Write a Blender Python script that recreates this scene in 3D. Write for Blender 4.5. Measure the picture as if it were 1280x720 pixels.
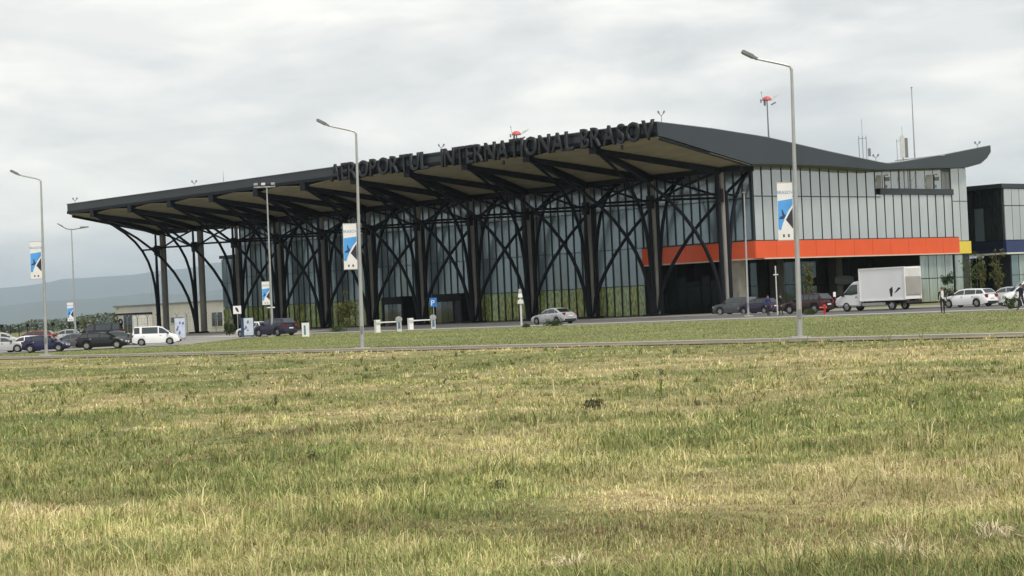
import bpy, bmesh, math, random
import numpy as np
from mathutils import Matrix, Vector
random.seed(7); RNG = np.random.default_rng(7)
for o in list(bpy.data.objects): bpy.data.objects.remove(o)
scene = bpy.context.scene
COL = scene.collection
R = math.radians
# ------------------------------------------------------------------ camera
S = 1.2                                   # survey unit -> metres
F_PX, PITCH, ROLL, HCAM = 2405.5, R(0.543), R(2.632), 1.826
cd = bpy.data.cameras.new('camera'); cam = bpy.data.objects.new('camera', cd); COL.objects.link(cam)
cd.sensor_width = 36; cd.lens = 36 * F_PX / 1280; cd.clip_start = 0.5; cd.clip_end = 60000
rgt = Vector((1, 0, 0)); fwd = Vector((0, math.cos(PITCH), math.sin(PITCH))); upv = Vector((0, -math.sin(PITCH), math.cos(PITCH)))
cx = rgt * math.cos(ROLL) - upv * math.sin(ROLL); cy = rgt * math.sin(ROLL) + upv * math.cos(ROLL); cz = -fwd
mw = Matrix(((cx.x, cy.x, cz.x, 0), (cx.y, cy.y, cz.y, 0), (cx.z, cy.z, cz.z, HCAM), (0, 0, 0, 1)))
cam.matrix_world = mw; scene.camera = cam
# ------------------------------------------------------------------ world, sun, exposure
SUN_EL, SUN_AZ = R(52), R(150)            # azimuth: clockwise from +Y, sun behind and to the right
world = bpy.data.worlds.new('World'); scene.world = world; world.use_nodes = True
nt = world.node_tree; nt.nodes.clear()
def wn(t, **k):
    n = nt.nodes.new(t)
    for a, b in k.items(): setattr(n, a, b)
    return n
out = wn('ShaderNodeOutputWorld'); bg = wn('ShaderNodeBackground'); bg.inputs['Strength'].default_value = 0.1
sky = wn('ShaderNodeTexSky', sky_type='NISHITA'); sky.sun_disc = False; sky.sun_elevation = SUN_EL; sky.sun_rotation = SUN_AZ
sky.air_density = 1.2; sky.dust_density = 2.0
tc = wn('ShaderNodeTexCoord'); mp = wn('ShaderNodeMapping'); mp.inputs['Scale'].default_value = (1, 1, 3.2)
mp.inputs['Location'].default_value = (0.35, 0.1, 0.2)
n1 = wn('ShaderNodeTexNoise'); n1.inputs['Scale'].default_value = 4.6; n1.inputs['Detail'].default_value = 6; n1.inputs['Roughness'].default_value = 0.52; n1.inputs['Distortion'].default_value = 0.5
n2 = wn('ShaderNodeTexNoise'); n2.inputs['Scale'].default_value = 11; n2.inputs['Detail'].default_value = 5; n2.inputs['Roughness'].default_value = 0.55; n2.inputs['Distortion'].default_value = 0.3
r1 = wn('ShaderNodeValToRGB'); e = r1.color_ramp.elements
e[0].position = 0.41; e[0].color = (4.75, 4.72, 4.68, 1); e[1].position = 0.59; e[1].color = (6.6, 6.38, 5.98, 1)
r2 = wn('ShaderNodeValToRGB'); e = r2.color_ramp.elements
e[0].position = 0.38; e[0].color = (0.85, 0.86, 0.875, 1); e[1].position = 0.64; e[1].color = (1.09, 1.08, 1.06, 1)
mul = wn('ShaderNodeMix', data_type='RGBA', blend_type='MULTIPLY'); mul.inputs[0].default_value = 1
mix = wn('ShaderNodeMix', data_type='RGBA'); mix.inputs[0].default_value = 0.92
L = nt.links.new
L(tc.outputs['Generated'], mp.inputs['Vector']); L(mp.outputs[0], n1.inputs['Vector']); L(mp.outputs[0], n2.inputs['Vector'])
L(n1.outputs['Fac'], r1.inputs[0]); L(n2.outputs['Fac'], r2.inputs[0])
L(r1.outputs[0], mul.inputs[6]); L(r2.outputs[0], mul.inputs[7])
sx = wn('ShaderNodeSeparateXYZ'); gr = wn('ShaderNodeMapRange'); gr.interpolation_type = 'SMOOTHSTEP'
gr.inputs[1].default_value = 0.0; gr.inputs[2].default_value = 0.28; gr.inputs[3].default_value = 1.25; gr.inputs[4].default_value = 1.0   # overcast brightens evenly towards the whole horizon
vs0 = wn('ShaderNodeVectorMath', operation='SCALE')
L(tc.outputs['Generated'], sx.inputs[0]); L(sx.outputs['Z'], gr.inputs[0]); L(mul.outputs[2], vs0.inputs[0]); L(gr.outputs[0], vs0.inputs['Scale'])
L(sky.outputs[0], mix.inputs[6]); L(vs0.outputs[0], mix.inputs[7]); L(mix.outputs[2], bg.inputs['Color']); L(bg.outputs[0], out.inputs[0])
sd = bpy.data.lights.new('sun', 'SUN'); sd.energy = 1.5; sd.angle = R(14); sd.color = (1, 0.95, 0.86)
sun = bpy.data.objects.new('sun', sd); COL.objects.link(sun)
sdir = Vector((math.sin(SUN_AZ) * math.cos(SUN_EL), math.cos(SUN_AZ) * math.cos(SUN_EL), math.sin(SUN_EL)))
sun.rotation_euler = sdir.to_track_quat('Z', 'Y').to_euler(); sun.location = (0, 0, 80)
scene.view_settings.view_transform = 'Standard'; scene.view_settings.look = 'None'
scene.view_settings.exposure = 0.74; scene.view_settings.gamma = 1; scene.view_settings.use_curve_mapping = False
scene.render.engine = 'CYCLES'; scene.cycles.volume_bounces = 4; scene.cycles.max_bounces = 12
scene.render.resolution_x = 1024; scene.render.resolution_y = 576
# ------------------------------------------------------------------ materials
MATS = {}
def mat(name, col, rough=0.6, metal=0.0, var=0.12, scale=3.0, bump=0.0, spec=0.5, coat=0.0, stretch=(1, 1, 1), col2=None):
    if name in MATS: return MATS[name]
    m = bpy.data.materials.new(name); m.use_nodes = True; t = m.node_tree; b = t.nodes['Principled BSDF']
    b.inputs['Roughness'].default_value = rough; b.inputs['Metallic'].default_value = metal
    b.inputs['Specular IOR Level'].default_value = spec; b.inputs['Coat Weight'].default_value = coat
    tcn = t.nodes.new('ShaderNodeTexCoord'); mpn = t.nodes.new('ShaderNodeMapping'); mpn.inputs['Scale'].default_value = stretch
    nz = t.nodes.new('ShaderNodeTexNoise'); nz.inputs['Scale'].default_value = scale; nz.inputs['Detail'].default_value = 4
    rp = t.nodes.new('ShaderNodeValToRGB'); el = rp.color_ramp.elements; el[0].position = 0.3; el[1].position = 0.7
    c2 = col2 or tuple(min(1, c * (1 + var)) for c in col); c1 = col if col2 else tuple(c * (1 - var) for c in col)
    el[0].color = (*c1, 1); el[1].color = (*c2, 1)
    t.links.new(tcn.outputs['Object'], mpn.inputs['Vector']); t.links.new(mpn.outputs[0], nz.inputs['Vector'])
    t.links.new(nz.outputs['Fac'], rp.inputs[0]); t.links.new(rp.outputs[0], b.inputs['Base Color'])
    if bump:
        bn = t.nodes.new('ShaderNodeBump'); bn.inputs['Strength'].default_value = bump; bn.inputs['Distance'].default_value = 0.05
        t.links.new(nz.outputs['Fac'], bn.inputs['Height']); t.links.new(bn.outputs[0], b.inputs['Normal'])
    MATS[name] = m; return m
def mirror_glass(name, dark, tint, fac, rough=0.02, wob=0.0, scale=(1.2, 1.2, 0.25), lo=0.75, hi=1.35, rnd=0.0):
    m = bpy.data.materials.new(name); m.use_nodes = True; t = m.node_tree; t.nodes.clear()
    o = t.nodes.new('ShaderNodeOutputMaterial'); mx = t.nodes.new('ShaderNodeMixShader'); d = t.nodes.new('ShaderNodeBsdfDiffuse'); g = t.nodes.new('ShaderNodeBsdfGlossy')
    d.inputs['Color'].default_value = (*dark, 1); g.inputs['Color'].default_value = (*tint, 1); g.inputs['Roughness'].default_value = rough
    fr = t.nodes.new('ShaderNodeFresnel'); fr.inputs['IOR'].default_value = 1.5
    ad = t.nodes.new('ShaderNodeMath'); ad.operation = 'ADD'; ad.inputs[1].default_value = fac; ad.use_clamp = True
    t.links.new(fr.outputs[0], ad.inputs[0]); t.links.new(ad.outputs[0], mx.inputs[0])
    t.links.new(d.outputs[0], mx.inputs[1]); t.links.new(g.outputs[0], mx.inputs[2]); t.links.new(mx.outputs[0], o.inputs[0])
    tcn = t.nodes.new('ShaderNodeTexCoord'); mpn = t.nodes.new('ShaderNodeMapping'); mpn.inputs['Scale'].default_value = scale
    oi = t.nodes.new('ShaderNodeObjectInfo'); va = t.nodes.new('ShaderNodeVectorMath'); va.operation = 'ADD'
    nz = t.nodes.new('ShaderNodeTexNoise'); nz.inputs['Scale'].default_value = 1.0; nz.inputs['Detail'].default_value = 2
    t.links.new(tcn.outputs['Object'], mpn.inputs['Vector']); t.links.new(mpn.outputs[0], va.inputs[0]); t.links.new(oi.outputs['Location'], va.inputs[1]); t.links.new(va.outputs[0], nz.inputs['Vector'])
    rp = t.nodes.new('ShaderNodeValToRGB'); el = rp.color_ramp.elements
    el[0].position = 0.35; el[0].color = (*[c * lo for c in dark], 1); el[1].position = 0.68; el[1].color = (*[c * hi for c in dark], 1)
    t.links.new(nz.outputs['Fac'], rp.inputs[0])
    sc_ = t.nodes.new('ShaderNodeVectorMath'); sc_.operation = 'SCALE'; mr = t.nodes.new('ShaderNodeMapRange'); mr.inputs[3].default_value = 1 - rnd; mr.inputs[4].default_value = 1 + rnd
    t.links.new(oi.outputs['Random'], mr.inputs[0]); t.links.new(rp.outputs[0], sc_.inputs[0]); t.links.new(mr.outputs[0], sc_.inputs['Scale']); t.links.new(sc_.outputs[0], d.inputs['Color'])
    if wob:
        bn = t.nodes.new('ShaderNodeBump'); bn.inputs['Strength'].default_value = wob; bn.inputs['Distance'].default_value = 0.02
        t.links.new(nz.outputs['Fac'], bn.inputs['Height']); t.links.new(bn.outputs[0], g.inputs['Normal'])
    MATS[name] = m; return m
STEEL = mat('dark_steel', (0.006, 0.008, 0.013), 0.5, 0.0, 0.3, 0.8, spec=0.2)
FASCIA = mat('fascia_metal', (0.045, 0.055, 0.068), 0.42, 0.3, 0.12, 0.15)
SOFFIT = mat('soffit_board', (0.36, 0.325, 0.22), 0.7, 0, 0.16, 0.35, stretch=(1, 3, 1))
CONC = mat('column_concrete', (0.23, 0.22, 0.20), 0.8, 0, 0.22, 0.9, 0.2, stretch=(2, 2, 0.4))
MULL = mat('mullion_metal', (0.03, 0.04, 0.048), 0.4, 0.4, 0.1)
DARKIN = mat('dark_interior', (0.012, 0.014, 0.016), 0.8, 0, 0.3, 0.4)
GLASS = mirror_glass('facade_glass', (0.125, 0.168, 0.185), (0.78, 0.92, 1.0), 0.17, 0.15, 0.03, (0.5, 0.5, 0.2), 0.9, 1.1, 0.12)
GLASS_TOP = mirror_glass('upper_facade_glass', (0.23, 0.275, 0.29), (0.85, 0.95, 1.0), 0.2, 0.15, 0.03, (0.5, 0.5, 0.2), 0.9, 1.1, 0.1)  # paler copy of the facade glass: sky showing through is put into its colour
GLASS_LOW = mirror_glass('lower_facade_glass', (0.19, 0.225, 0.065), (0.75, 0.85, 0.62), 0.12, 0.05, 0.5, (5, 5, 1.6), 0.4, 1.9, 0.15)  # filmed bottom panes; reflected greenery is put into the streaked green colour
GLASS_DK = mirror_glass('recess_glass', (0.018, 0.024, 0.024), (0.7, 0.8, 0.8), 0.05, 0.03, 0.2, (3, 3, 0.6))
CLAD = mirror_glass('pale_glass_cladding', (0.36, 0.38, 0.37), (0.95, 0.97, 0.97), 0.25, 0.08, 0.04, (0.25, 0.25, 0.12), 0.88, 1.1, 0.06)
ORANGE = mat('orange_panel', (0.72, 0.095, 0.022), 0.4, 0, 0.06, 0.4)
YELLOW = mat('yellow_panel', (0.72, 0.55, 0.07), 0.45, 0, 0.06, 0.5)
NAVY = mat('navy_panel', (0.02, 0.035, 0.12), 0.45, 0, 0.1, 0.5)
WHITE = mat('white_paint', (0.78, 0.78, 0.77), 0.45, 0, 0.05, 2)
OFFW = mat('off_white', (0.6, 0.6, 0.57), 0.6, 0, 0.1, 1.5)
GALV = mat('galvanised_steel', (0.42, 0.43, 0.43), 0.45, 0.5, 0.12, 1.5)
GREY = mat('grey_metal', (0.22, 0.23, 0.24), 0.5, 0.4, 0.12, 2)
RUBBER = mat('tyre_rubber', (0.018, 0.018, 0.018), 0.85, 0, 0.2)
RIM = mat('alloy_rim', (0.45, 0.45, 0.46), 0.35, 0.8, 0.1)
CARGLASS = mirror_glass('car_glass', (0.015, 0.018, 0.02), (0.8, 0.9, 0.95), 0.06, 0.02)
BLACKPL = mat('black_plastic', (0.016, 0.016, 0.017), 0.6, 0, 0.2)
REDL = mat('tail_light_red', (0.2, 0.01, 0.01), 0.25, 0, 0.1)
LAMPG = mat('head_light', (0.6, 0.62, 0.64), 0.15, 0.2, 0.1)
SKIN = mat('skin', (0.45, 0.27, 0.19), 0.6, 0, 0.05)
HAIR = mat('dark_hair', (0.015, 0.011, 0.009), 0.7, 0, 0.2)
BLUE = mat('banner_blue', (0.09, 0.36, 0.80), 0.6, 0, 0.2, 1.0)
RED = mat('signal_red', (0.5, 0.03, 0.02), 0.5, 0, 0.1)
ASPH = mat('asphalt', (0.10, 0.10, 0.10), 0.9, 0, 0.2, 0.6, 0.1)
PAVE = mat('paving', (0.25, 0.235, 0.21), 0.9, 0, 0.15, 0.8, 0.1)
KERB = mat('kerb_concrete', (0.38, 0.365, 0.335), 0.85, 0, 0.12, 1.2)
# ------------------------------------------------------------------ mesh helpers
class MB:
    def __init__(s): s.v = []; s.f = []; s.m = []
    def add(s, vs, fs, mi=0):
        n = len(s.v); s.v += [tuple(v) for v in vs]; s.f += [tuple(i + n for i in f) for f in fs]; s.m += [mi] * len(fs); return s
    def box(s, c, d, rot=None, mi=0, taper=1.0):
        hx, hy, hz = d[0] / 2, d[1] / 2, d[2] / 2
        p = [Vector((x * hx * (taper if z > 0 else 1), y * hy * (taper if z > 0 else 1), z * hz)) for z in (-1, 1) for y in (-1, 1) for x in (-1, 1)]
        if rot is not None: p = [rot @ q for q in p]
        c = Vector(c)
        return s.add([c + q for q in p], [(0, 2, 3, 1), (4, 5, 7, 6), (0, 1, 5, 4), (2, 6, 7, 3), (0, 4, 6, 2), (1, 3, 7, 5)], mi)
    def bb(s, a, b, mi=0): return s.box([(a[i] + b[i]) / 2 for i in range(3)], [abs(b[i] - a[i]) for i in range(3)], None, mi)
    def beam(s, a, b, w, h, mi=0, up=(0, 0, 1)):
        a, b = Vector(a), Vector(b); d = b - a; l = d.length; d.normalize(); u = Vector(up)
        if abs(d.dot(u)) > 0.99: u = Vector((0, 1, 0))
        x = d.cross(u).normalized(); z = x.cross(d)
        m = Matrix((x, d, z)).transposed()
        return s.box((a + b) / 2, (w, l, h), m, mi)
    def tube(s, path, rad, n=8, mi=0, cap=True):
        path = [Vector(p) for p in path]; k = len(path)
        if not hasattr(rad, '__len__'): rad = [rad] * k
        vs = []; fs = []; px = None
        for i, p in enumerate(path):
            d = (path[min(i + 1, k - 1)] - path[max(i - 1, 0)]).normalized()
            if px is None: px = d.orthogonal().normalized()
            x = (px - d * px.dot(d)).normalized(); y = d.cross(x); px = x
            for j in range(n):
                a = 2 * math.pi * j / n; vs.append(p + (x * math.cos(a) + y * math.sin(a)) * rad[i])
        for i in range(k - 1):
            for j in range(n):
                a, b = i * n + j, i * n + (j + 1) % n; fs.append((a, b, b + n, a + n))
        if cap: fs += [tuple(range(n))[::-1], tuple(range((k - 1) * n, k * n))]
        return s.add(vs, fs, mi)
    def prism(s, poly, axis, a, b, mi=0):
        """poly of 2-D points extruded along an axis (0,1,2) between a and b"""
        n = len(poly)
        def P(p, t): q = [p[0], p[1]]; q.insert(axis, t); return q
        vs = [P(p, a) for p in poly] + [P(p, b) for p in poly]
        fs = [tuple(range(n))[::-1], tuple(range(n, 2 * n))] + [(i, (i + 1) % n, (i + 1) % n + n, i + n) for i in range(n)]
        return s.add(vs, fs, mi)
    def build(s, name, mats, parent=None, smooth=False, fixn=True):
        me = bpy.data.meshes.new(name); me.from_pydata(s.v, [], s.f)
        if not isinstance(mats, (list, tuple)): mats = [mats]
        for m in mats: me.materials.append(m)
        if len(mats) > 1: me.polygons.foreach_set('material_index', s.m)
        if fixn:
            bm = bmesh.new(); bm.from_mesh(me); bmesh.ops.recalc_face_normals(bm, faces=bm.faces); bm.to_mesh(me); bm.free()
        if smooth:
            me.shade_smooth()
            try: me.set_sharp_from_angle(angle=R(38))
            except Exception: pass
        return link(name, me, parent)
def link(name, me, parent=None):
    o = bpy.data.objects.new(name, me); COL.objects.link(o); o.parent = parent; return o
def tag(o, label, cat, group=None, kind=None):
    if label: o['label'] = label
    if cat: o['category'] = cat
    if group: o['group'] = group
    if kind: o['kind'] = kind
    return o
def thing(name, label, cat, loc=(0, 0, 0), rz=0, group=None):
    o = bpy.data.objects.new(name, None); COL.objects.link(o); o.location = loc; o.rotation_euler = (0, 0, rz); o.empty_display_size = 0.3
    return tag(o, label, cat, group)
# ------------------------------------------------------------------ survey helpers: pixel -> place
def sstep(a, b, x):
    t = np.clip((np.asarray(x, float) - a) / (b - a), 0, 1); return t * t * (3 - 2 * t)
def gz(x, y):                              # the car park on the left lies a little lower
    return -0.37 * sstep(-24, -31, x) * sstep(132, 160, y) * (1 - sstep(189, 201, y))
def ray(px, py):
    x, y = (px - 640) / F_PX, (360 - py) / F_PX
    return cx * x + cy * y - cz
def on_ground(px, py, z=0.0):
    d = ray(px, py); t = (z - HCAM) / d.z; return d.x * t, d.y * t
def at_y(px, Y, z=0.0):                    # x of the point at depth Y and height z seen in column px
    dz = z - HCAM; d = Y * math.cos(PITCH) + dz * math.sin(PITCH); up = -Y * math.sin(PITCH) + dz * math.cos(PITCH)
    return ((px - 640) / F_PX * d + up * math.sin(ROLL)) / math.cos(ROLL)
TH = R(42.321); BX, BY = 17.944 * S, 161.453 * S
def to_uv(X, Y): dx, dy = (X - BX) / S, (Y - BY) / S; return -dx * math.sin(TH) + dy * math.cos(TH), dx * math.cos(TH) + dy * math.sin(TH)
def from_uv(u, v): return BX + S * (-u * math.sin(TH) + v * math.cos(TH)), BY + S * (u * math.cos(TH) + v * math.sin(TH))
def on_v(px, py, v):
    d = ray(px, py); a = to_uv(0, 0); b = to_uv(d.x, d.y); t = (v - a[1]) / (b[1] - a[1]); return a[0] + t * (b[0] - a[0]), (HCAM + t * d.z) / S
def on_u(px, py, u):
    d = ray(px, py); a = to_uv(0, 0); b = to_uv(d.x, d.y); t = (u - a[0]) / (b[0] - a[0]); return a[1] + t * (b[1] - a[1]), (HCAM + t * d.z) / S
ROT_B = TH - math.pi / 2
def T(u, v, z): return (-u * S, v * S, z * S)       # terminal's own axes: x along the front to the right, y to the back
# ------------------------------------------------------------------ noise for the meadow
def vnoise(x, y, scale, seed, sx=1.0):
    g = np.random.default_rng(seed).random((256, 256)); X = x / scale / sx + 1000.3; Y = y / scale + 1000.7
    xi = np.floor(X).astype(int); yi = np.floor(Y).astype(int); fx = X - xi; fy = Y - yi
    fx = fx * fx * (3 - 2 * fx); fy = fy * fy * (3 - 2 * fy); a = xi % 256; b = (xi + 1) % 256; c = yi % 256; d = (yi + 1) % 256
    return (g[a, c] * (1 - fx) + g[b, c] * fx) * (1 - fy) + (g[a, d] * (1 - fx) + g[b, d] * fx) * fy
def greenness(x, y):
    wx = x + 1.6 * (vnoise(x, y, 2.1, 14) - 0.5); wy = y + 3.0 * (vnoise(x, y, 2.6, 15) - 0.5)
    n = 0.30 * vnoise(wx, wy, 2.2, 1, 1.25) + 0.26 * vnoise(wx, wy, 7.0, 2, 1.2) + 0.24 * vnoise(wx, wy, 0.85, 3, 1.2) + 0.20 * vnoise(wx, wy, 0.33, 4)
    return np.clip((n - 0.305) / 0.34, 0, 1)
PV0, PV1, PV2 = -73.2, -73.85, -75.6         # kerb line, asphalt path along the meadow (v axis)
def meadow_col(x, y, far):
    g = greenness(x, y)[:, None]
    straw = np.array([0.40, 0.33, 0.165]); green = np.array([0.16, 0.18, 0.06])
    c = straw * (1 - g) + green * g
    d = vnoise(x, y, 0.7, 8)[:, None]; c = c * (0.8 + 0.4 * d)
    lawn = np.array([0.185, 0.205, 0.075]) * (0.8 + 0.4 * vnoise(x, y, 6, 11, 2.0)[:, None])
    lawn = lawn * (1 - 0.35 * g) + np.array([0.30, 0.27, 0.115]) * 0.35 * g
    f = far[:, None]; return c * (1 - f) + lawn * f
def v_of(x, y): return ((x - BX) * math.cos(TH) + (y - BY) * math.sin(TH)) / S
# ------------------------------------------------------------------ ground sheet
def grade(a, b, fine, lo, hi, k=1.25):
    xs = list(np.arange(a, b + fine, fine)); st = fine; x = a; left = []
    while x > lo: st *= k; x -= st; left.append(x)
    st = fine; x = xs[-1]; right = []
    while x < hi: st *= k; x += st; right.append(x)
    return np.array(left[::-1] + xs + right)
def vcol_mat(name, attr, rough=0.9, nscale=9.0, namt=0.35, bump=0.6, trans=0.0):
    m = bpy.data.materials.new(name); m.use_nodes = True; t = m.node_tree; b = t.nodes['Principled BSDF']
    at = t.nodes.new('ShaderNodeAttribute'); at.attribute_name = attr
    b.inputs['Roughness'].default_value = rough; b.inputs['Specular IOR Level'].default_value = 0.2
    if nscale:
        tcn = t.nodes.new('ShaderNodeTexCoord'); nz = t.nodes.new('ShaderNodeTexNoise'); nz.inputs['Scale'].default_value = nscale; nz.inputs['Detail'].default_value = 6
        t.links.new(tcn.outputs['Object'], nz.inputs['Vector'])
        mr = t.nodes.new('ShaderNodeMapRange'); mr.inputs[3].default_value = 1 - namt; mr.inputs[4].default_value = 1 + namt
        mr.inputs[1].default_value = 0.25; mr.inputs[2].default_value = 0.75
        mx = t.nodes.new('ShaderNodeVectorMath'); mx.operation = 'SCALE'
        t.links.new(nz.outputs['Fac'], mr.inputs[0]); t.links.new(at.outputs['Color'], mx.inputs[0]); t.links.new(mr.outputs[0], mx.inputs['Scale']); t.links.new(mx.outputs[0], b.inputs['Base Color'])
        if bump:
            bn = t.nodes.new('ShaderNodeBump'); bn.inputs['Strength'].default_value = bump; bn.inputs['Distance'].default_value = 0.06
            t.links.new(nz.outputs['Fac'], bn.inputs['Height']); t.links.new(bn.outputs[0], b.inputs['Normal'])
    else: t.links.new(at.outputs['Color'], b.inputs['Base Color'])
    MATS[name] = m; return m
def fast_mesh(name, co, faces4, cols, material, parent=None, attr='tint', dom='POINT'):
    me = bpy.data.meshes.new(name); n = len(co); me.vertices.add(n); me.vertices.foreach_set('co', np.asarray(co, np.float32).ravel())
    f = np.asarray(faces4, np.int32); k = f.shape[1]; me.loops.add(f.size); me.loops.foreach_set('vertex_index', f.ravel())
    me.polygons.add(len(f)); me.polygons.foreach_set('loop_start', np.arange(0, f.size, k, dtype=np.int32))
    try: me.polygons.foreach_set('loop_total', np.full(len(f), k, np.int32))
    except Exception: pass
    a = me.color_attributes.new(attr, 'FLOAT_COLOR', 'POINT'); c4 = np.ones((n, 4), np.float32); c4[:, :3] = cols; a.data.foreach_set('color', c4.ravel())
    me.materials.append(material); me.update(); me.validate(); return link(name, me, parent)
xs = grade(-62, 42, 0.45, -35000, 35000); ys = grade(9, 205, 0.45, -700, 34000)
GX, GY = np.meshgrid(xs, ys); fx, fy = GX.ravel(), GY.ravel()
far = sstep(PV2 - 0.5, PV2 + 0.5, v_of(fx, fy))
def rough(x, y): return 0.07 * (vnoise(x, y, 2.5, 21) - 0.5) * (1 - sstep(50, 62, y)) * sstep(0, 8, y)
rough_z = rough(fx, fy)
gco = np.stack([fx, fy, gz(fx, fy) + rough_z], 1)
nx, ny = len(xs), len(ys); ii = (np.arange(ny - 1)[:, None] * nx + np.arange(nx - 1)[None, :]).ravel()
gfaces = np.stack([ii, ii + 1, ii + 1 + nx, ii + nx], 1)
GROUND_M = vcol_mat('meadow_soil', 'tint', 0.95, 5.0, 0.3, 0.5)
ground = fast_mesh('ground', gco, gfaces, meadow_col(fx, fy, far) * 0.85, GROUND_M); ground['kind'] = 'structure'
def strip(name, v0, v1, u0, u1, zoff, m, height=0.0, step=6.0):
    """a sheet (or low slab) along the terminal's front direction, following the ground"""
    b = MB(); us = np.arange(u0, u1 + step, step); nv = max(2, int(abs(v1 - v0) / 5) + 2); vv = np.linspace(v0, v1, nv)
    vs = []
    for u in us:
        for v in vv: X, Y = from_uv(u, v); vs.append((X, Y, float(gz(X, Y)) + zoff + height))
    fs = [(i * nv + j, (i + 1) * nv + j, (i + 1) * nv + j + 1, i * nv + j + 1) for i in range(len(us) - 1) for j in range(nv - 1)]
    b.add(vs, fs)
    if height:                               # kerb faces along both long edges
        for j in (0, nv - 1):
            n = len(b.v); e = [(vs[i * nv + j][0], vs[i * nv + j][1], vs[i * nv + j][2] - height - 0.05) for i in range(len(us))]
            b.v += [vs[i * nv + j] for i in range(len(us))] + e; k = len(us)
            for i in range(k - 1): b.f.append((n + i, n + i + 1, n + k + i + 1, n + k + i)); b.m.append(0)
    o = b.build(name, m, None, fixn=False); o['kind'] = 'structure'; return o
strip('path', PV2, PV1, -200, 60, 0.035, mat('path_asphalt', (0.21, 0.17, 0.10), 0.95, 0, 0.35, 0.5, 0.3))
strip('path_kerb', PV1, PV0, -200, 60, 0.0, KERB, 0.10)
strip('road', -27.0, -9.0, -150, 140, 0.03, ASPH)
strip('road_kerb', -29.6, -27.0, -150, 33, 0.0, KERB, 0.10)
strip('forecourt', -9.0, 4.6, -150, 100, 0.0, PAVE, 0.12)
# car park on the left, following the dip
def poly_sheet(name, pts, zoff, m, n=26):
    b = MB(); A, B_, C, D = [Vector(p) for p in pts]; vs = []
    for i in range(n + 1):
        for j in range(n + 1):
            p = (A.lerp(B_, i / n)).lerp(D.lerp(C, i / n), j / n); vs.append((p.x, p.y, float(gz(p.x, p.y)) + zoff))
    b.add(vs, [(i * (n + 1) + j, (i + 1) * (n + 1) + j, (i + 1) * (n + 1) + j + 1, i * (n + 1) + j + 1) for i in range(n) for j in range(n)])
    o = b.build(name, m, None, fixn=False); o['kind'] = 'structure'; return o
poly_sheet('car_park', [(-75, 167.5), (-24, 178), (-20, 232), (-95, 232)], 0.045, mat('car_park_paving', (0.27, 0.26, 0.24), 0.9, 0, 0.15, 0.4))
# ------------------------------------------------------------------ hills far off
def ridge(prof, D, depth, seed, name_):
    rng = np.random.default_rng(seed); pxs = np.linspace(-500, 1800, 160); top = np.interp(pxs, [p[0] for p in prof], [p[1] for p in prof])
    top = top + np.convolve(rng.normal(0, 2.2, 160), np.ones(5) / 5, 'same')
    rows = []
    for k, (f, dd) in enumerate(((0.0, -depth), (0.35, -depth * 0.55), (0.72, -depth * 0.25), (1.0, 0), (0.6, depth * 0.6))):
        row = []
        for i, (p, t) in enumerate(zip(pxs, top)):
            Y = D + dd; d = ray(p, t); z = HCAM + d.z * D / d.y
            row.append((d.x / d.y * Y, Y, max(0.5, z) * (f + (rng.normal(0, 0.05) if 0 < f < 1 else 0)) - (3 if f == 0 else 0)))
        rows.append(row)
    b = MB(); n = len(pxs); vs = [v for r_ in rows for v in r_]
    b.add(vs, [(k * n + i, k * n + i + 1, (k + 1) * n + i + 1, (k + 1) * n + i) for k in range(4) for i in range(n - 1)])
    o = b.build(name_, mat('wooded_hill', (0.022, 0.036, 0.03), 0.95, 0, 0.4, 0.002), None, True, fixn=False); o['kind'] = 'structure'; return o
ridge([(-500, 372), (0, 362), (40, 358), (78, 349), (125, 347), (165, 345), (200, 339), (240, 335), (275, 328), (330, 326), (420, 322), (600, 314), (900, 303), (1300, 292), (1800, 270)], 25000, 5500, 5, 'hills')
ridge([(-500, 385), (0, 383), (60, 376), (120, 372), (180, 366), (230, 368), (280, 362), (420, 358), (700, 345), (1800, 300)], 16000, 3500, 6, 'foothills')
# ------------------------------------------------------------------ airport terminal
term = thing('airport_terminal', 'long airport terminal with branching steel columns, glass front and dark upswept roof', 'building', (BX, BY, 0), ROT_B)
VF, VG, UW = -11.0, 4.2, 0.3               # roof front edge, glass front, right-hand wall
def u_right(v): return -3.3 + 2.7 * (v + 11) / 50
def u_left(v): return 89.5 - 1.0 * (v + 11) / 50
TOP = [(-11, 15.5), (-4, 15.2), (3.2, 14.72), (12, 13.74), (19.6, 12.98), (21.2, 12.86), (23.2, 13.05), (31, 13.95), (39, 15.0)]
BOT = [(39, 14.38), (38.2, 13.75), (37, 13.2), (34.6, 12.8), (27.6, 12.6), (19.6, 12.3), (12.3, 12.52), (4, 12.5), (0.9, 12.43), (-10.4, 14.38), (-11, 14.42)]
def loft(left, right, top, name, parent):
    ring = top + BOT; n = len(ring); b = MB()
    b.add([T(left(v), v, z) for v, z in ring] + [T(right(v), v, z) for v, z in ring], [(i, (i + 1) % n, (i + 1) % n + n, i + n) for i in range(n)])
    for k in (0, n):                         # ends as strips between the top and bottom lines
        tp = [i + k for i in range(len(top))]; bt = [i + k for i in range(len(top), n)][::-1]; i = j = 0
        while i < len(tp) - 1 or j < len(bt) - 1:
            vt = ring[tp[min(i + 1, len(tp) - 1)] - k][0] if i < len(tp) - 1 else 1e9; vb = ring[bt[min(j + 1, len(bt) - 1)] - k][0] if j < len(bt) - 1 else 1e9
            if vt <= vb: b.f.append((tp[i], tp[i + 1], bt[j])); i += 1
            else: b.f.append((tp[i], bt[j + 1], bt[j])); j += 1
            b.m.append(0)
    return b.build(name, FASCIA, parent)
roof = loft(lambda v: u_left(v) - 0.3, lambda v: u_right(v) + 0.3, [(v, z - 0.6) for v, z in TOP], 'roof', term)
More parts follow.
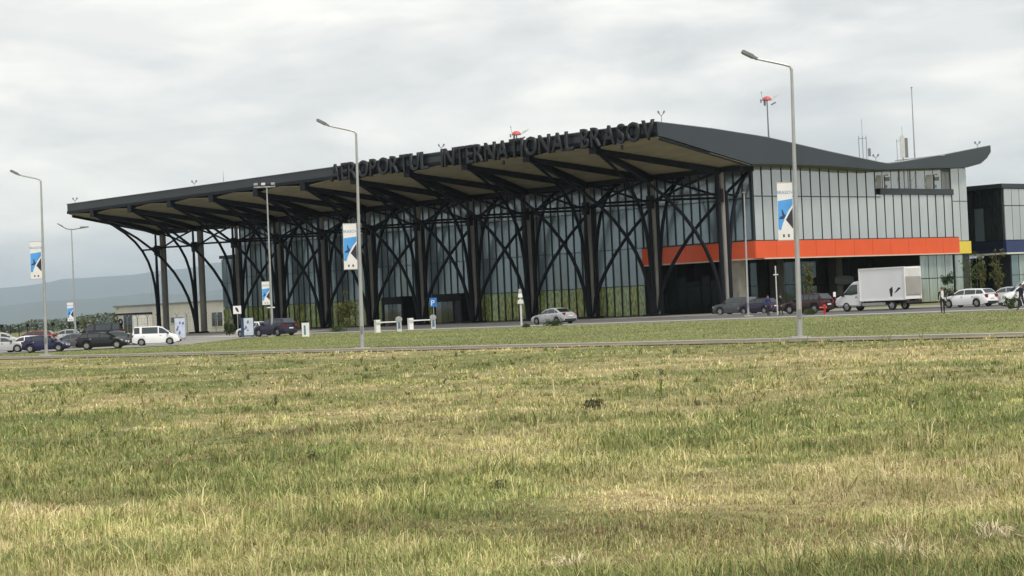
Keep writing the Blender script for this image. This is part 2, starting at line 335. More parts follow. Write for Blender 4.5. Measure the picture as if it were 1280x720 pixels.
loft(u_left, lambda v: u_left(v) - 0.295, TOP, 'gable_fascia', roof); loft(lambda v: u_right(v) + 0.295, u_right, TOP, 'gable_fascia', roof)
b = MB(); b.bb(T(u_left(VF) - 0.31, VF - 0.01, 14.6), T(u_right(VF) + 0.31, VF + 0.3, 15.5)); b.build('front_fascia', FASCIA, roof)
# light drip edge on top of the fascia
b = MB()
for (v0, z0), (v1, z1) in zip(TOP[:-1], TOP[1:]): b.beam(T(u_right(v0) + 0.12, v0, z0 + 0.03), T(u_right(v1) + 0.12, v1, z1 + 0.03), 0.3, 0.07)
b.beam(T(u_left(VF), VF, 15.53), T(u_right(VF), VF, 15.53), 0.3, 0.07); b.build('roof_edge_trim', GREY, roof)
b = MB()
b.beam(T(u_left(VF), VF - 0.02, 14.55), T(u_right(VF), VF - 0.02, 14.55), 0.14, 0.36); b.build('fascia_gutter', STEEL, roof)
UK = [88 - 8 * k for k in range(12)]
Tp = [(u - 4, -10.55, 14.08) for u in UK[:-1]]
Fp = [(u, -10.9, 14.33) for u in UK]; Cp = [(u, 0.0, 12.36) for u in UK]
def panel(pts):
    vs = [T(*p) for p in pts] + [T(p[0], p[1], p[2] + 0.05) for p in pts]; k = len(pts)
    m = MB(); m.add(vs, [tuple(range(k)), tuple(range(k, 2 * k))[::-1]] + [(i, (i + 1) % k, (i + 1) % k + k, i + k) for i in range(k)]); m.build('soffit_panel', SOFFIT, roof)
for k in range(11):
    panel([Tp[k], Cp[k], Cp[k + 1]]); panel([Fp[k], Cp[k], Tp[k]]); panel([Tp[k], Cp[k + 1], Fp[k + 1]])
panel([Fp[11], Cp[11], (u_right(0.9) + 0.1, 0.8, 12.34), (u_right(VF) + 0.15, -10.9, 14.33)])
panel([(89.35, -10.9, 14.33), (89.2, 0.8, 12.34), Cp[0], Fp[0]])
# ribs: from every tip at the fascia two ribs run back to the neighbouring columns
for k in range(11):
    for c in (Cp[k], Cp[k + 1]):
        m = MB(); t = Tp[k]; a = (t[0], t[1] + 0.1, t[2] - 0.2); e = (c[0], c[1] + 0.1, c[2] - 0.35); m.beam(T(*a), T(*e), 0.34, 0.62); m.build('roof_rib', STEEL, roof)
    m = MB(); m.box(T(Tp[k][0], -10.75, 14.12), (0.95, 0.75, 1.05)); m.build('rib_end_block', STEEL, roof)
for k in range(12):
    m = MB(); m.beam(T(UK[k], -0.2, 12.1), T(UK[k], VG - 0.1, 12.3), 0.3, 0.55); m.build('roof_rib', STEEL, roof)
m = MB(); m.beam(T(89.2, 0.0, 12.15), T(u_right(0) + 0.4, 0.0, 12.15), 0.3, 0.5); m.build('eaves_beam', STEEL, roof)
m = MB(); m.beam(T(89.3, VF + 0.5, 14.15), T(89.2, 0.3, 12.2), 0.3, 0.35); m.build('edge_beam', STEEL, roof)
m = MB(); m.beam(T(u_right(VF) + 0.2, VF + 0.4, 14.2), T(u_right(1) + 0.2, 1.0, 12.3), 0.16, 0.22); m.build('edge_beam', STEEL, roof)
# branching columns
def bez3(p, n=11):
    out = []
    for i in range(n):
        t = i / (n - 1); w = ((1 - t) ** 3, 3 * t * (1 - t) ** 2, 3 * t * t * (1 - t), t ** 3); out.append(tuple(sum(w[j] * p[j][c] for j in range(4)) for c in range(3)))
    return out
def at_z(path, z):
    for a, c in zip(path[:-1], path[1:]):
        if a[2] <= z <= c[2]: f = (z - a[2]) / (c[2] - a[2]); return tuple(a[i] + f * (c[i] - a[i]) for i in range(3))
    return path[-1]
ZN = 10.0
for k, u in enumerate(UK):
    vc = 0.55 if k < 2 else 0.06; m = MB(); m.tube([T(u, vc, 0), T(u, vc, 12.4)], (0.37 if k < 2 else 0.2) * S, 20); col = m.build('column', CONC, term, True)
    m = MB(); m.tube([T(u, -0.42, 0.25), T(u, -0.42, 12.2)], [0.25 * S, 0.12 * S], 12)
    if k > 1: m.tube([T(u, 0.48, 0.25), T(u, 0.48, ZN + 0.4)], [0.26 * S, 0.2 * S], 12)
    m.box(T(u, -0.2, 0.14), (1.7, 2.2, 0.32)); m.build('steel_post', STEEL, col, True)
    arms = []
    if k > 0: arms.append(bez3([(u, -0.55, 0.3), (u + 0.1, -0.7, 4.5), (u + 0.8, -2.6, 9.8), (Tp[k - 1][0], -10.3, 13.65)]))
    if k < 11: arms.append(bez3([(u, -0.55, 0.3), (u - 0.02, -0.5, 7.6), (u - 0.25, -1.0, 10.9), (Tp[k][0], -10.3, 13.65)]))
    front = list(arms); back = []
    if 2 <= k < 11: back.append(bez3([(u, 0.0, 0.3), (u - 0.3, 0.3, 3.5), (u - 2.2, 1.3, 7.2), (UK[k + 1], VG - 0.45, 12.2)]))
    if 2 <= k: back.append(bez3([(u, 0.3, 0.3), (u, 0.7, 7.0), (u, 1.0, 10.4), (u - 0.05, VG - 0.4, 12.2)]))
    for pth in front + back:
        m = MB(); nn = len(pth); m.tube([T(*q) for q in pth], [S * (0.18 - 0.055 * i / (nn - 1)) for i in range(nn)], 10); m.build('branch', STEEL, col, True)
    for pth in front + back[:1]:              # bracing at the fork
        q = at_z(pth, ZN); m = MB(); m.tube([T(u, -0.2, ZN + 0.15), T(*q)], 0.10 * S, 8)
        m.build('fork_brace', STEEL, col, True)
    for j in (k - 1, k + 1):                  # ties from the fork up to the next column heads
        if 0 <= j < 12:
            m = MB(); m.tube([T(u, -0.3, ZN - 0.1), T((u * 0.45 + UK[j] * 0.55), -0.15, ZN + 1.25), T(UK[j], 0.0, 12.1)], 0.11 * S, 8); m.build('head_tie', STEEL, col, True)
    m = MB(); m.tube([T(u, -0.3, ZN - 0.55), T(u, -0.3, ZN + 0.55)], 0.36 * S, 10); m.build('fork_collar', STEEL, col, True)
# glass front: one object per pane
PW = 1.0; ROWS = [(0.12, 2.85), (2.85, 6.25), (6.25, 9.85), (9.85, 12.5)]
UL = UW + PW * 77
PANE = []
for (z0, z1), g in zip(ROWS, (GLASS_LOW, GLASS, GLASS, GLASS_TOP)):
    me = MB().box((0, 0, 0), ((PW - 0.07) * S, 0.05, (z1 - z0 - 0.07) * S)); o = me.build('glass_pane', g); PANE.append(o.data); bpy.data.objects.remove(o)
front = MB(); front.bb(T(UL, VG + 0.12, 0), T(13.0, VG + 0.3, 12.5)); front.bb(T(13.0, VG + 0.12, 6.1), T(UW + 0.05, VG + 0.3, 12.5))
front = front.build('front_wall', DARKIN, term)
DOORS = [(39, 41), (46, 48)]
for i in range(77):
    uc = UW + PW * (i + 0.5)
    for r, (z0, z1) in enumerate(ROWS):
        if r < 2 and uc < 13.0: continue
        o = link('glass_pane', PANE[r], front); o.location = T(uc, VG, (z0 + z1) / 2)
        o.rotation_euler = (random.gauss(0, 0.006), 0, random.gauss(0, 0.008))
m = MB()
for i in range(78):
    uc = UW + PW * i; z0 = 0 if uc > 12.6 else 6.0; m.bb(T(uc + 0.04, VG - 0.12, z0), T(uc - 0.04, VG + 0.1, 12.6))
for z in (2.85, 6.25, 9.85): m.bb(T(UL, VG - 0.07, z - 0.04), T(13.0 if z < 6 else UW, VG + 0.1, z + 0.04))
mg = m.build('mullion_grid', MULL, front); mg['kind'] = 'stuff'
# lower glazed bay at the left end of the front
lb = MB(); lb.bb(T(UL + 4.2, VG + 0.3, 0), T(UL, 30, 8.6)); lb.bb(T(UL + 4.35, VG - 0.1, 8.6), T(UL - 0.1, 30, 8.95)); lowbay = lb.build('low_wing', MULL, term)
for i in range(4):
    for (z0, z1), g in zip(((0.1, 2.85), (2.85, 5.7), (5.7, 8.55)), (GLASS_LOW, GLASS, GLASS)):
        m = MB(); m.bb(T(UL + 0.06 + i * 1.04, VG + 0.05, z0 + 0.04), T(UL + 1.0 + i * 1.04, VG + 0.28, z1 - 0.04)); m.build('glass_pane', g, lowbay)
# cores behind the skins, with the recessed ground floor at the right corner
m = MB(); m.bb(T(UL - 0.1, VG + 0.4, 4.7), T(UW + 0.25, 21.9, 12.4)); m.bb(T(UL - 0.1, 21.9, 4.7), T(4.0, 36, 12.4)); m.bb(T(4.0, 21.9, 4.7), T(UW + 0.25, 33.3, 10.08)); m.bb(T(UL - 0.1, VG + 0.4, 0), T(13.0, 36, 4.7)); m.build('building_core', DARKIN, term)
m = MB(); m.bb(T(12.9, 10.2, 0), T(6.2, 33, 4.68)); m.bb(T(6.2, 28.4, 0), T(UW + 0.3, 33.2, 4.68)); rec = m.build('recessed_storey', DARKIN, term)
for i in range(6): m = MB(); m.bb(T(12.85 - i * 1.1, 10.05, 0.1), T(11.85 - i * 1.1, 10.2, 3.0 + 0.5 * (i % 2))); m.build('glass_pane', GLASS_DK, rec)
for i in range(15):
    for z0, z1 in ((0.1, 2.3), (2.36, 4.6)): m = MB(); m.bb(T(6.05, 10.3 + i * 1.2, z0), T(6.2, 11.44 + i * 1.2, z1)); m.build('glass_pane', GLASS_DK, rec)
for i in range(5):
    for z0, z1 in ((0.1, 2.6), (2.66, 4.6)): m = MB(); m.bb(T(12.93, VG + 0.35 + i * 1.15, z0), T(12.8, VG + 1.42 + i * 1.15, z1)); m.build('glass_pane', CLAD if i == 0 else GLASS_DK, rec)  # first pane pale: the sky's reflection is put into its colour
for u, v in ((2.75, 4.75), (5.3, 13.0), (5.3, 21.5)):
    m = MB(); m.bb(T(u + 0.46, v - 0.46, 0), T(u - 0.46, v + 0.46, 4.66)); m.build('corner_pillar', mat('pillar_concrete', (0.36, 0.34, 0.30), 0.8, 0, 0.2, 0.8, 0.2) if u < 3 else mat('pillar_shaded', (0.07, 0.07, 0.068), 0.8, 0, 0.2, 0.8, 0.2), term)  # inner two: same concrete darkened, shade of the recess put into the colour
# orange band, soffit of the overhang
m = MB(); m.bb(T(12.97, 3.6, 4.7), T(0.02, VG + 0.4, 6.1)); m.bb(T(UW, VG + 0.4, 4.7), T(-0.3, 33.36, 6.1)); ob = m.build('orange_band', mat('band_joint', (0.16, 0.03, 0.012), 0.6), term)
for i in range(5):
    w = 13.35 / 5; m = MB(); m.bb(T(13.0 - i * w - 0.015, 3.55, 4.66), T(13.0 - (i + 1) * w + 0.015, 3.62, 6.12)); m.build('band_panel', ORANGE, ob)
for i in range(11):
    w = (33.4 - 3.64) / 11; m = MB(); m.bb(T(-0.28, 3.64 + i * w + 0.015, 4.66), T(-0.35, 3.64 + (i + 1) * w - 0.015, 6.12)); m.build('band_panel', ORANGE, ob)
m = MB(); m.bb(T(13.02, 3.5, 4.56), T(-0.1, VG + 0.45, 4.655)); m.bb(T(UW, VG + 0.45, 4.56), T(-0.42, 33.42, 4.655)); m.build('drip_strip', mat('pale_trim', (0.62, 0.5, 0.42), 0.5), ob)
m = MB(); m.bb(T(13.0, 3.58, 6.125), T(0.02, VG + 0.1, 6.2)); m.bb(T(UW, VG + 0.1, 6.125), T(-0.3, 33.38, 6.2)); m.build('capping', MULL, ob)
# pale cladding of the right-hand wall, one object per panel
sw = MB(); sw.bb(T(UW + 0.2, VG + 0.3, 6.1), T(UW + 0.1, 33.4, 10.3)); side = sw.build('side_wall', MULL, term)
PS = (33.4 - VG) / 22
def bot_z(v):
    for (v0, z0), (v1, z1) in zip(BOT[:-1], BOT[1:]):
        if v1 <= v <= v0: return z1 + (z0 - z1) * (v - v1) / (v0 - v1)
    return 12.5
for i in range(22):
    va, vb = VG + i * PS + 0.05, VG + (i + 1) * PS - 0.05
    rows = [(6.22, 9.95), (10.03, 12.75)] if vb < 22.3 else [(6.22, 10.2)]
    for z0, z1 in rows:
        m = MB(); m.box((0, 0, 0), (0.05, (vb - va) * S, (z1 - z0) * S)); o = m.build('wall_panel', CLAD, side); o.location = T(UW, (va + vb) / 2, (z0 + z1) / 2); o.rotation_euler = (0, random.gauss(0, 0.003), random.gauss(0, 0.006))
m = MB()
for i in range(23):
    v = VG + i * PS; m.bb(T(UW + 0.1, v - 0.035, 6.1), T(UW - 0.07, v + 0.035, 12.7 if v < 22.3 else 10.25))
m.bb(T(UW + 0.1, VG, 9.95), T(UW - 0.06, 22.2, 10.03)); m.bb(T(UW + 0.15, VG - 0.12, 4.7), T(UW - 0.12, VG + 0.14, 12.6))
mg = m.build('mullion_grid', MULL, side); mg['kind'] = 'stuff'
for i in range(4):
    va, vb = 28.1 + i * PS + 0.05, 28.1 + (i + 1) * PS - 0.05
    for z0, z1 in ((0.15, 2.3), (2.38, 4.5)):
        m = MB(); m.bb(T(UW + 0.28, va, z0), T(UW + 0.2, vb, z1)); m.build('wall_panel', mirror_glass('greenish_cladding', (0.22, 0.26, 0.23), (0.9, 0.95, 0.93), 0.2, 0.06, 0.1) if 'greenish_cladding' not in MATS else MATS['greenish_cladding'], side)
# roof terrace set into the right-hand wall, and the end bay with the yellow band
m = MB(); m.bb(T(UW + 0.3, 22.0, 10.22), T(UW - 0.2, 33.5, 10.78)); m.build('terrace_parapet', FASCIA, term)
m = MB(); m.bb(T(4.0, 21.9, 10.1), T(UW + 0.2, 33.6, 10.2)); m.build('terrace_floor', GREY, term)
m = MB(); m.bb(T(1.2, 22.0, 10.2), T(1.02, 33.6, 13.0)); tw = m.build('terrace_wall', MULL, term)
for i in range(9):
    va = 22.15 + i * PS; m = MB(); m.bb(T(1.02, va + 0.05, 10.25), T(0.94, va + PS - 0.05, 12.95)); m.build('wall_panel', CLAD, tw)
m = MB(); m.bb(T(3.8, 33.5, 0), T(0.45, 36.1, 12.95)); eb = m.build('end_bay', MULL, term)
for i in range(2):
    for z0, z1 in ((5.85, 9.6), (9.68, 12.8)):
        va = 33.5 + i * 1.3; m = MB(); m.bb(T(0.45, va + 0.05, z0), T(0.38, va + 1.25, z1)); m.build('wall_panel', CLAD, eb)
m = MB(); m.bb(T(0.93, 33.42, 10.85), T(0.5, 33.5, 12.85)); m.build('wall_panel', CLAD, eb)
m = MB(); m.bb(T(0.5, 33.44, 4.6), T(0.2, 36.12, 5.78)); m.build('yellow_band', YELLOW, eb)
for z0, z1 in ((0.15, 2.3), (2.38, 4.5)): m = MB(); m.bb(T(0.45, 33.6, z0), T(0.38, 34.8, z1)); m.build('wall_panel', MATS['greenish_cladding'], eb)
# entrance vestibules between the columns
for (px, w) in ((497, 3.2), (566, 4.2)):
    u = on_v(px, 390, 3.0)[0]; m = MB(); m.bb(T(u + w / 2, 2.2, 2.75), T(u - w / 2, VG - 0.12, 3.05))
    for s in (-1, 1): m.bb(T(u + s * w / 2 + 0.12, 2.3, 0), T(u + s * w / 2 - 0.12, VG - 0.12, 2.75))
    m.bb(T(u + w / 2, 2.32, 2.3), T(u - w / 2, 2.4, 2.75)); ves = m.build('entrance_vestibule', STEEL, term)
    for j in range(4):
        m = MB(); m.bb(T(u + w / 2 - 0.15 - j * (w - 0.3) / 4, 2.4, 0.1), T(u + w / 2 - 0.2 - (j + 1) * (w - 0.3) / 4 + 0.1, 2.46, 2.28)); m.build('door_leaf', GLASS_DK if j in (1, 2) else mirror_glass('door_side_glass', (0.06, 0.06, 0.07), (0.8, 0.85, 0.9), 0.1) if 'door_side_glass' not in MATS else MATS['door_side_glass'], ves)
# fan-shaped sign plate in the recessed corner
def text_mesh(txt, size, ext=0.02, bev=0.0, off=0.0):
    cu = bpy.data.curves.new('t', 'FONT'); cu.body = txt; cu.size = size; cu.extrude = ext; cu.bevel_depth = bev; cu.offset = off; cu.resolution_u = 3; cu.bevel_resolution = 0
    o = bpy.data.objects.new('t', cu); COL.objects.link(o); bpy.context.view_layer.update()
    me = bpy.data.meshes.new_from_object(o.evaluated_get(bpy.context.evaluated_depsgraph_get())); bpy.data.objects.remove(o); bpy.data.curves.remove(cu); return me
v0 = on_u(1055, 350, 4.5)[0]; z0 = on_u(1055, 350, 4.5)[1]
sg = thing('oval_sign', 'dim rounded lettered sign hanging in the dark recess above the box truck cab', 'sign', (*from_uv(4.5, v0), z0 * S), ROT_B + math.pi / 2)
m = MB(); m.prism([(1.55 * max(-1, min(1, 1.35 * math.cos(a))) * 1.1, 0.48 * math.sin(a)) for a in np.linspace(0, 2 * math.pi, 24, endpoint=False)], 1, -0.05, 0.05); m.build('plate', mat('sign_plate', (0.05, 0.055, 0.06), 0.5), sg)
me = text_mesh('ARRIVALS', 0.5, 0.01); me.transform(Matrix.Rotation(math.pi / 2, 4, 'X')); me.transform(Matrix.Translation((-1.15, -0.07, -0.17))); me.materials.append(mat('sign_letter', (0.12, 0.13, 0.13), 0.5)); link('lettering', me, sg)
m = MB()
for s in (-1, 1): m.tube([(s * 1.0, 0, 0.4), (s * 1.0, 0, 4.68 * S - z0 * S)], 0.02, 6)
m.build('hanger', STEEL, sg)
# lettering along the eaves
sign = thing('rooftop_lettering', 'large dark capital letters spelling the airport name along the roof edge', 'sign', (BX, BY, 0), ROT_B)
LFACE = mat('letter_face', (0.008, 0.01, 0.014), 0.5); LRIM = mat('letter_rim', (0.09, 0.095, 0.11), 0.45, 0.2)
LH = 1.62
for word, ua, ub in (('AEROPORTUL', 39.0, 24.6), ('INTERNATIONAL', 22.7, 5.9), ('BRASOV', 5.0, -3.3)):
    ms = []; wsum = 0
    for ch in word:
        me = text_mesh(ch, 1.0, 0.04, 0.02, 0.0); co = [v.co for v in me.vertices]; a = min(c.x for c in co); c_ = max(c.x for c in co); h0 = min(c.y for c in co); h1 = max(c.y for c in co)
        ms.append((me, a, c_, h0, h1)); wsum += (c_ - a)
    gap = wsum * 0.14 / len(word); sc = (ua - ub) * S / (wsum + gap * (len(word) - 1)); x = -ua * S
    for i, (me, a, c_, h0, h1) in enumerate(ms):
        hz = LH * S / (h1 - h0)
        bmm = bmesh.new(); bmm.from_mesh(me)
        for v in bmm.verts: X, Y, Z = v.co; v.co = ((X - a) * sc, -Z * 2.5, (Y - h0) * hz)
        if word + str(i) in ('INTERNATIONAL6', 'BRASOV3'):
            w = (c_ - a) * sc; r_ = bmesh.ops.create_cube(bmm, size=1)
            for v in r_['verts']: v.co = (w / 2 + v.co.x * 0.22, v.co.y * 0.2, -0.35 + v.co.z * 0.45)
        bmesh.ops.recalc_face_normals(bmm, faces=bmm.faces)
        for f in bmm.faces: f.material_index = 0 if abs(f.normal.y) > 0.95 else 1
        bmm.to_mesh(me); bmm.free(); me.materials.clear(); me.materials.append(LFACE); me.materials.append(LRIM)
        o = link('letter', me, sign); o.location = (x, (VF - 0.35) * S, 14.12 * S); x += (c_ - a + gap) * sc
m = MB()
for z in (14.55, 15.3): m.beam(T(39.2, VF - 0.12, z), T(-3.2, VF - 0.12, z), 0.08, 0.08)
m.build('mounting_rail', STEEL, sign)
# ------------------------------------------------------------------ link building at the right, service building at the left
vb = 41.0; uc, ztop = on_v(1251.5, 229.5, vb); ul = on_v(1204, 233, vb)[0]; zn1 = on_v(1252, 301, vb)[1]; zn0 = on_v(1252, 316.5, vb)[1]
lk = thing('link_building', 'flat roofed link building with dark glazed front and navy band beyond the terminal', 'building', (*from_uv(uc, vb), 0), ROT_B)
def TL(du, dv, z): return (-du * S, dv * S, z * S)
m = MB(); m.bb(TL(-0.2, -0.25, ztop - 0.42), TL(ul - uc, 40, ztop)); m.build('roof_slab', FASCIA, lk)
m = MB(); m.bb(TL(0.15, 0.25, zn0), TL(ul - uc, 39.5, ztop - 0.4)); core = m.build('upper_storey', DARKIN, lk)
m = MB(); m.bb(TL(2.2, 3.0, 0), TL(ul - uc, 39, zn0)); gnd = m.build('ground_storey', DARKIN, lk)
for i in range(4):
    w = (ul - uc) / 4
    for z0, z1 in ((zn0 + 1.3, ztop - 2.3), (ztop - 2.2, ztop - 0.5)):
        m = MB(); m.bb(TL(0.15 + i * w, 0.16, z0), TL(0.05 + (i + 1) * w, 0.24, z1)); m.build('glass_pane', MATS['facade_glass'] if (i == 2 and z0 < 8) else GLASS_DK, core)
m = MB(); m.bb(TL(0.1, 0.1, zn0), TL(ul - uc, 0.24, zn0 + 1.2)); m.build('dark_band', mat('night_blue_panel', (0.012, 0.016, 0.035), 0.4), core)
for i in range(22):
    for z0, z1 in ((zn1 + 0.08, ztop - 2.2), (ztop - 2.12, ztop - 0.5)):
        m = MB(); m.bb(TL(-0.02, 0.35 + i * 1.33, z0), TL(0.1, 1.6 + i * 1.33, z1)); m.build('wall_panel', CLAD, core)
m = MB(); m.bb(TL(-0.25, 0.0, zn0 + 0.05), TL(0.1, 39, zn1)); m.build('navy_band', NAVY, core)
m = MB(); m.bb(TL(-0.3, -0.05, zn0 - 0.12), TL(ul - uc, 39.2, zn0 + 0.04)); m.build('drip_strip', OFFW, core)
for i in range(9):
    for z0, z1 in ((0.3, 2.3), (2.36, zn0 - 0.2)): m = MB(); m.bb(TL(0.3, 1.6 + i * 1.33, z0), TL(0.4, 2.8 + i * 1.33, z1)); m.build('wall_panel', GLASS if i % 3 == 0 else MATS['greenish_cladding'], gnd)
m = MB(); m.bb(TL(0.42, 1.5, 0), TL(2.4, 38, zn0 - 0.15)); m.build('ground_bay', MULL, gnd)
for i in range(5): m = MB(); m.bb(TL(2.3 + i * 0.75, 2.85, 0.2), TL(2.95 + i * 0.75, 2.98, zn0 - 0.3)); m.build('glass_pane', GLASS_DK, gnd)
vs_ = 20.0; ur_, zr_ = on_v(280, 374.5, vs_); ulf, zl_ = on_v(143.5, 386, vs_); zs = 3.95
sb = thing('service_building', 'long low cream rendered building behind the leftmost columns', 'building', (*from_uv(ur_, vs_), 0), ROT_B)
CREAM = mat('cream_render', (0.62, 0.6, 0.55), 0.85, 0, 0.1, 0.3)
m = MB(); m.bb(TL(0, 0, 0), TL(ulf - ur_, 9, zs)); m.build('wall', CREAM, sb)
m = MB(); m.bb(TL(-0.2, -0.2, zs), TL(ulf - ur_ + 0.2, 9.2, zs + 0.18)); m.build('roof_edge', GREY, sb)
for px, w, z0, z1 in ((272, 1.3, 0.6, 2.6), (186, 0.5, 0.3, 2.6), (222, 1.6, 1.3, 2.2), (168, 1.4, 0.0, 2.3)):
    du = on_v(px, 395, vs_)[0] - ur_
    m = MB(); m.bb(TL(du + w, -0.06, z0), TL(du - w, 0.05, z1)); f = m.build('window', OFFW, sb); 
    for s in (0, 1): m = MB(); m.bb(TL(du - w + 0.12 + s * w, -0.09, z0 + 0.1), TL(du - 0.08 + s * w, -0.062, z1 - 0.1)); m.build('pane', CARGLASS, f)
du0 = on_v(146, 410, vs_ - 3)[0] - ur_; du1 = on_v(167, 410, vs_ - 3)[0] - ur_
m = MB(); m.bb(TL(du0, -3, 0), TL(du1, -0.01, 2.9)); pr = m.build('porch', OFFW, sb)
m = MB(); m.bb(TL(du0 + .1, -3.1, 2.75), TL(du1 - .1, -0.01, 3.0)); m.build('porch_roof', STEEL, pr)
for i in range(4): m = MB(); f = (du1 - du0) / 8; m.bb(TL(du0 + (3.6 + i) * f, -3.06, 0.2), TL(du0 + (4.4 + i) * f, -3.0, 2.7)); m.build('pane', CARGLASS, pr)
m = MB(); m.tube([T_ for T_ in [(-(du0 + (du1 - du0) * 0.27) * S + 0.55 * math.cos(a), -3.1 * S, (1.75 + 0) * S + 0.55 * math.sin(a)) for a in np.linspace(0, 2 * math.pi, 17)]], 0.13, 6); m.build('round_emblem', STEEL, pr)
# ------------------------------------------------------------------ lamp posts and banners
LG = 'tall lamp posts along the footpath'
def lamp(px, Y, top, label, base_w=0.11, arm=1.9, tilt=0.015, armz=0.45, rz=0.0, group=None, double=False):
    X = at_y(px, Y); zb = float(gz(X, Y)); t = thing('lamp_post', label, 'lamp post', (X, Y, zb), rz, group); t.rotation_euler[1] = tilt
    m = MB(); m.tube([(0, 0, 0), (0, 0, 1.3), (0, 0, top)], [base_w, base_w * 0.95, base_w * 0.5], 12); m.tube([(0, 0, 0), (0, 0, 0.06)], [base_w * 2.0, base_w * 2.0], 12); m.build('pole', GALV, t, True)
    m = MB(); m.box((0, -base_w, 1.0), (0.12, 0.03, 0.4)); m.build('service_door', GREY, t)
    m = MB(); m.box((0, 0, -0.02), (0.75, 0.75, 0.3)); m.build('footing', KERB, t)
    if not double:
        m = MB(); m.tube([(0, 0, top - 0.05), (-0.06, 0, top + 0.1), (-0.3, 0, top + 0.18), (-arm * 0.75, 0, top + 0.18 + armz * 0.6)], [base_w * 0.5, base_w * 0.48, base_w * 0.45, base_w * 0.4], 8); m.build('arm', GALV, t, True)
        m = MB(); a = Vector((-arm * 0.7, 0, top + 0.18 + armz * 0.55)); e = Vector((-arm * 1.02, 0, top + 0.3 + armz)); d = (e - a)
        m.beam(a, e, 0.26, 0.09); m.beam(a + d * 0.25, e - d * 0.05, 0.2, 0.16); m.build('lamp_head', GREY, t)
    return t
lp1 = lamp(58, 103.5 * S, 11.3, 'lamp post with one arm and small banner beside the parked dark blue hatchback', tilt=0.012, group=None)
lp4 = lamp(453, 79.6 * S, 10.75, 'lamp post with one arm and banner standing before the ticket barriers', tilt=0.016)
lp5 = lamp(1000, 63.0 * S, 10.65, 'tallest lamp post with one arm, standing before the orange band', tilt=0.016)
Y2 = 192; lp2 = lamp(95, Y2, 11.9, 'distant lamp post with forked head behind the parked cars', 0.1, tilt=0.004, double=True)
m = MB(); m.tube([(0, 0, 11.8), (-0.5, 0, 11.9), (-1.25, 0, 12.35)], 0.05, 6); m.tube([(0, 0, 11.8), (1.4, 0, 11.95)], 0.05, 6); m.box((-1.1, 0, 12.3), (0.6, 0.3, 0.1), Matrix.Rotation(0.55, 3, 'Y')); m.box((1.3, 0, 12.0), (0.8, 0.35, 0.12)); m.build('lamp_head', GREY, lp2)
lp3 = lamp(341, 150.1 * S, 14.0, 'floodlight mast with T shaped head and small banner near the pay station', 0.12, tilt=0.004, double=True)
m = MB(); m.box((-0.2, 0, 14.05), (2.0, 0.14, 0.12)); m.build('crossbar', GALV, lp3)
for s in (-1.0, -0.3, 0.6): m = MB(); m.box((s, -0.1, 14.28), (0.36, 0.22, 0.24), Matrix.Rotation(-0.5, 3, 'X')); m.build('floodlight', GALV if s == -0.3 else GREY, lp3)
m = MB(); m.box((-0.05, 0, 2.75), (0.7, 0.14, 0.1)); m.build('camera_bracket', WHITE, lp3)
lp6 = lamp(935.5, 137.2 * S, 10.6, 'slender lamp post standing in front of the concrete corner pillar', 0.1, tilt=0.012, double=True)
m = MB(); m.box((0, 0, 10.65), (0.3, 0.3, 0.12)); m.build('lamp_head', GREY, lp6)
lpx = lamp(192, 330, 9.2, 'thin grey lamp post beyond the leftmost columns by the low building', 0.07, tilt=0, arm=-1.4)
def banner(lampo, zc, w, h, label, gap=0.12):
    lx = lampo.location; t = thing('banner', label, 'banner', (lx.x, lx.y, lx.z + zc - h / 2), 0, 'printed banners hung on the lamp posts'); t.rotation_euler[1] = lampo.rotation_euler[1]
    t.location.x += math.sin(t.rotation_euler[1]) * (zc - h / 2)
    x1 = -gap; x0 = -gap - w
    m = MB(); m.bb((x0, -0.012, 0), (x1, 0.012, h)); cl = m.build('cloth', WHITE, t)
    m = MB()
    for z in (0.02, h - 0.02): m.tube([(x0 - 0.02, 0, z), (0, 0, z)], 0.02, 6)
    m.build('bracket', GALV, t)
    P = lambda a, c: (x0 + a * w, c * h)
    def pr(name, poly, mt, k=1):
        for s in (-1, 1): m = MB(); m.prism([P(*q) for q in poly], 1, s * 0.0122, s * (0.0125 + 0.004 * k)); m.build(name, mt, cl)
    pr('blue_print', [(0.02, 0.20), (0.02, 0.68), (0.98, 0.715), (0.98, 0.61), (0.70, 0.51), (0.45, 0.38), (0.30, 0.28), (0.18, 0.18)], BLUE)
    pr('dark_print', [(0.52, 0.355), (0.98, 0.20), (0.98, 0.56), (0.75, 0.465)], mat('dark_print', (0.03, 0.03, 0.045), 0.6))
    pr('aeroplane_print', [(0.04, 0.37), (0.2, 0.42), (0.3, 0.42), (0.25, 0.53), (0.32, 0.53), (0.45, 0.44), (0.52, 0.46), (0.5, 0.42), (0.36, 0.37), (0.2, 0.37)], mat('plane_print', (0.02, 0.05, 0.13), 0.6), 2)
    for a in (0.3, 0.62): pr('emblem_print', [(a, 0.06), (a + 0.12, 0.06), (a + 0.12, 0.11), (a, 0.11)], mat('emblem', (0.12, 0.08, 0.1), 0.6))
    for s, rot in ((-1, 0), (1, math.pi)):
        me = text_mesh('BRASOV', 0.2 * w / 0.67, 0.002); me.transform(Matrix.Rotation(math.pi / 2, 4, 'X')); me.transform(Matrix.Rotation(rot, 4, 'Z'))
        cxm = (min(v.co.x for v in me.vertices) + max(v.co.x for v in me.vertices)) / 2; me.transform(Matrix.Translation((x0 + w / 2 - cxm, s * 0.018, h * 0.8))); me.materials.append(mat('banner_text', (0.2, 0.3, 0.6), 0.6)); link('lettering', me, cl)
    return t
banner(lp1, 6.2, 0.72, 2.45, 'blue and white aeroplane banner on lamp post by the dark blue hatchback')
banner(lp4, 5.15, 0.67, 2.3, 'blue and white aeroplane banner on lamp post before the ticket barriers')
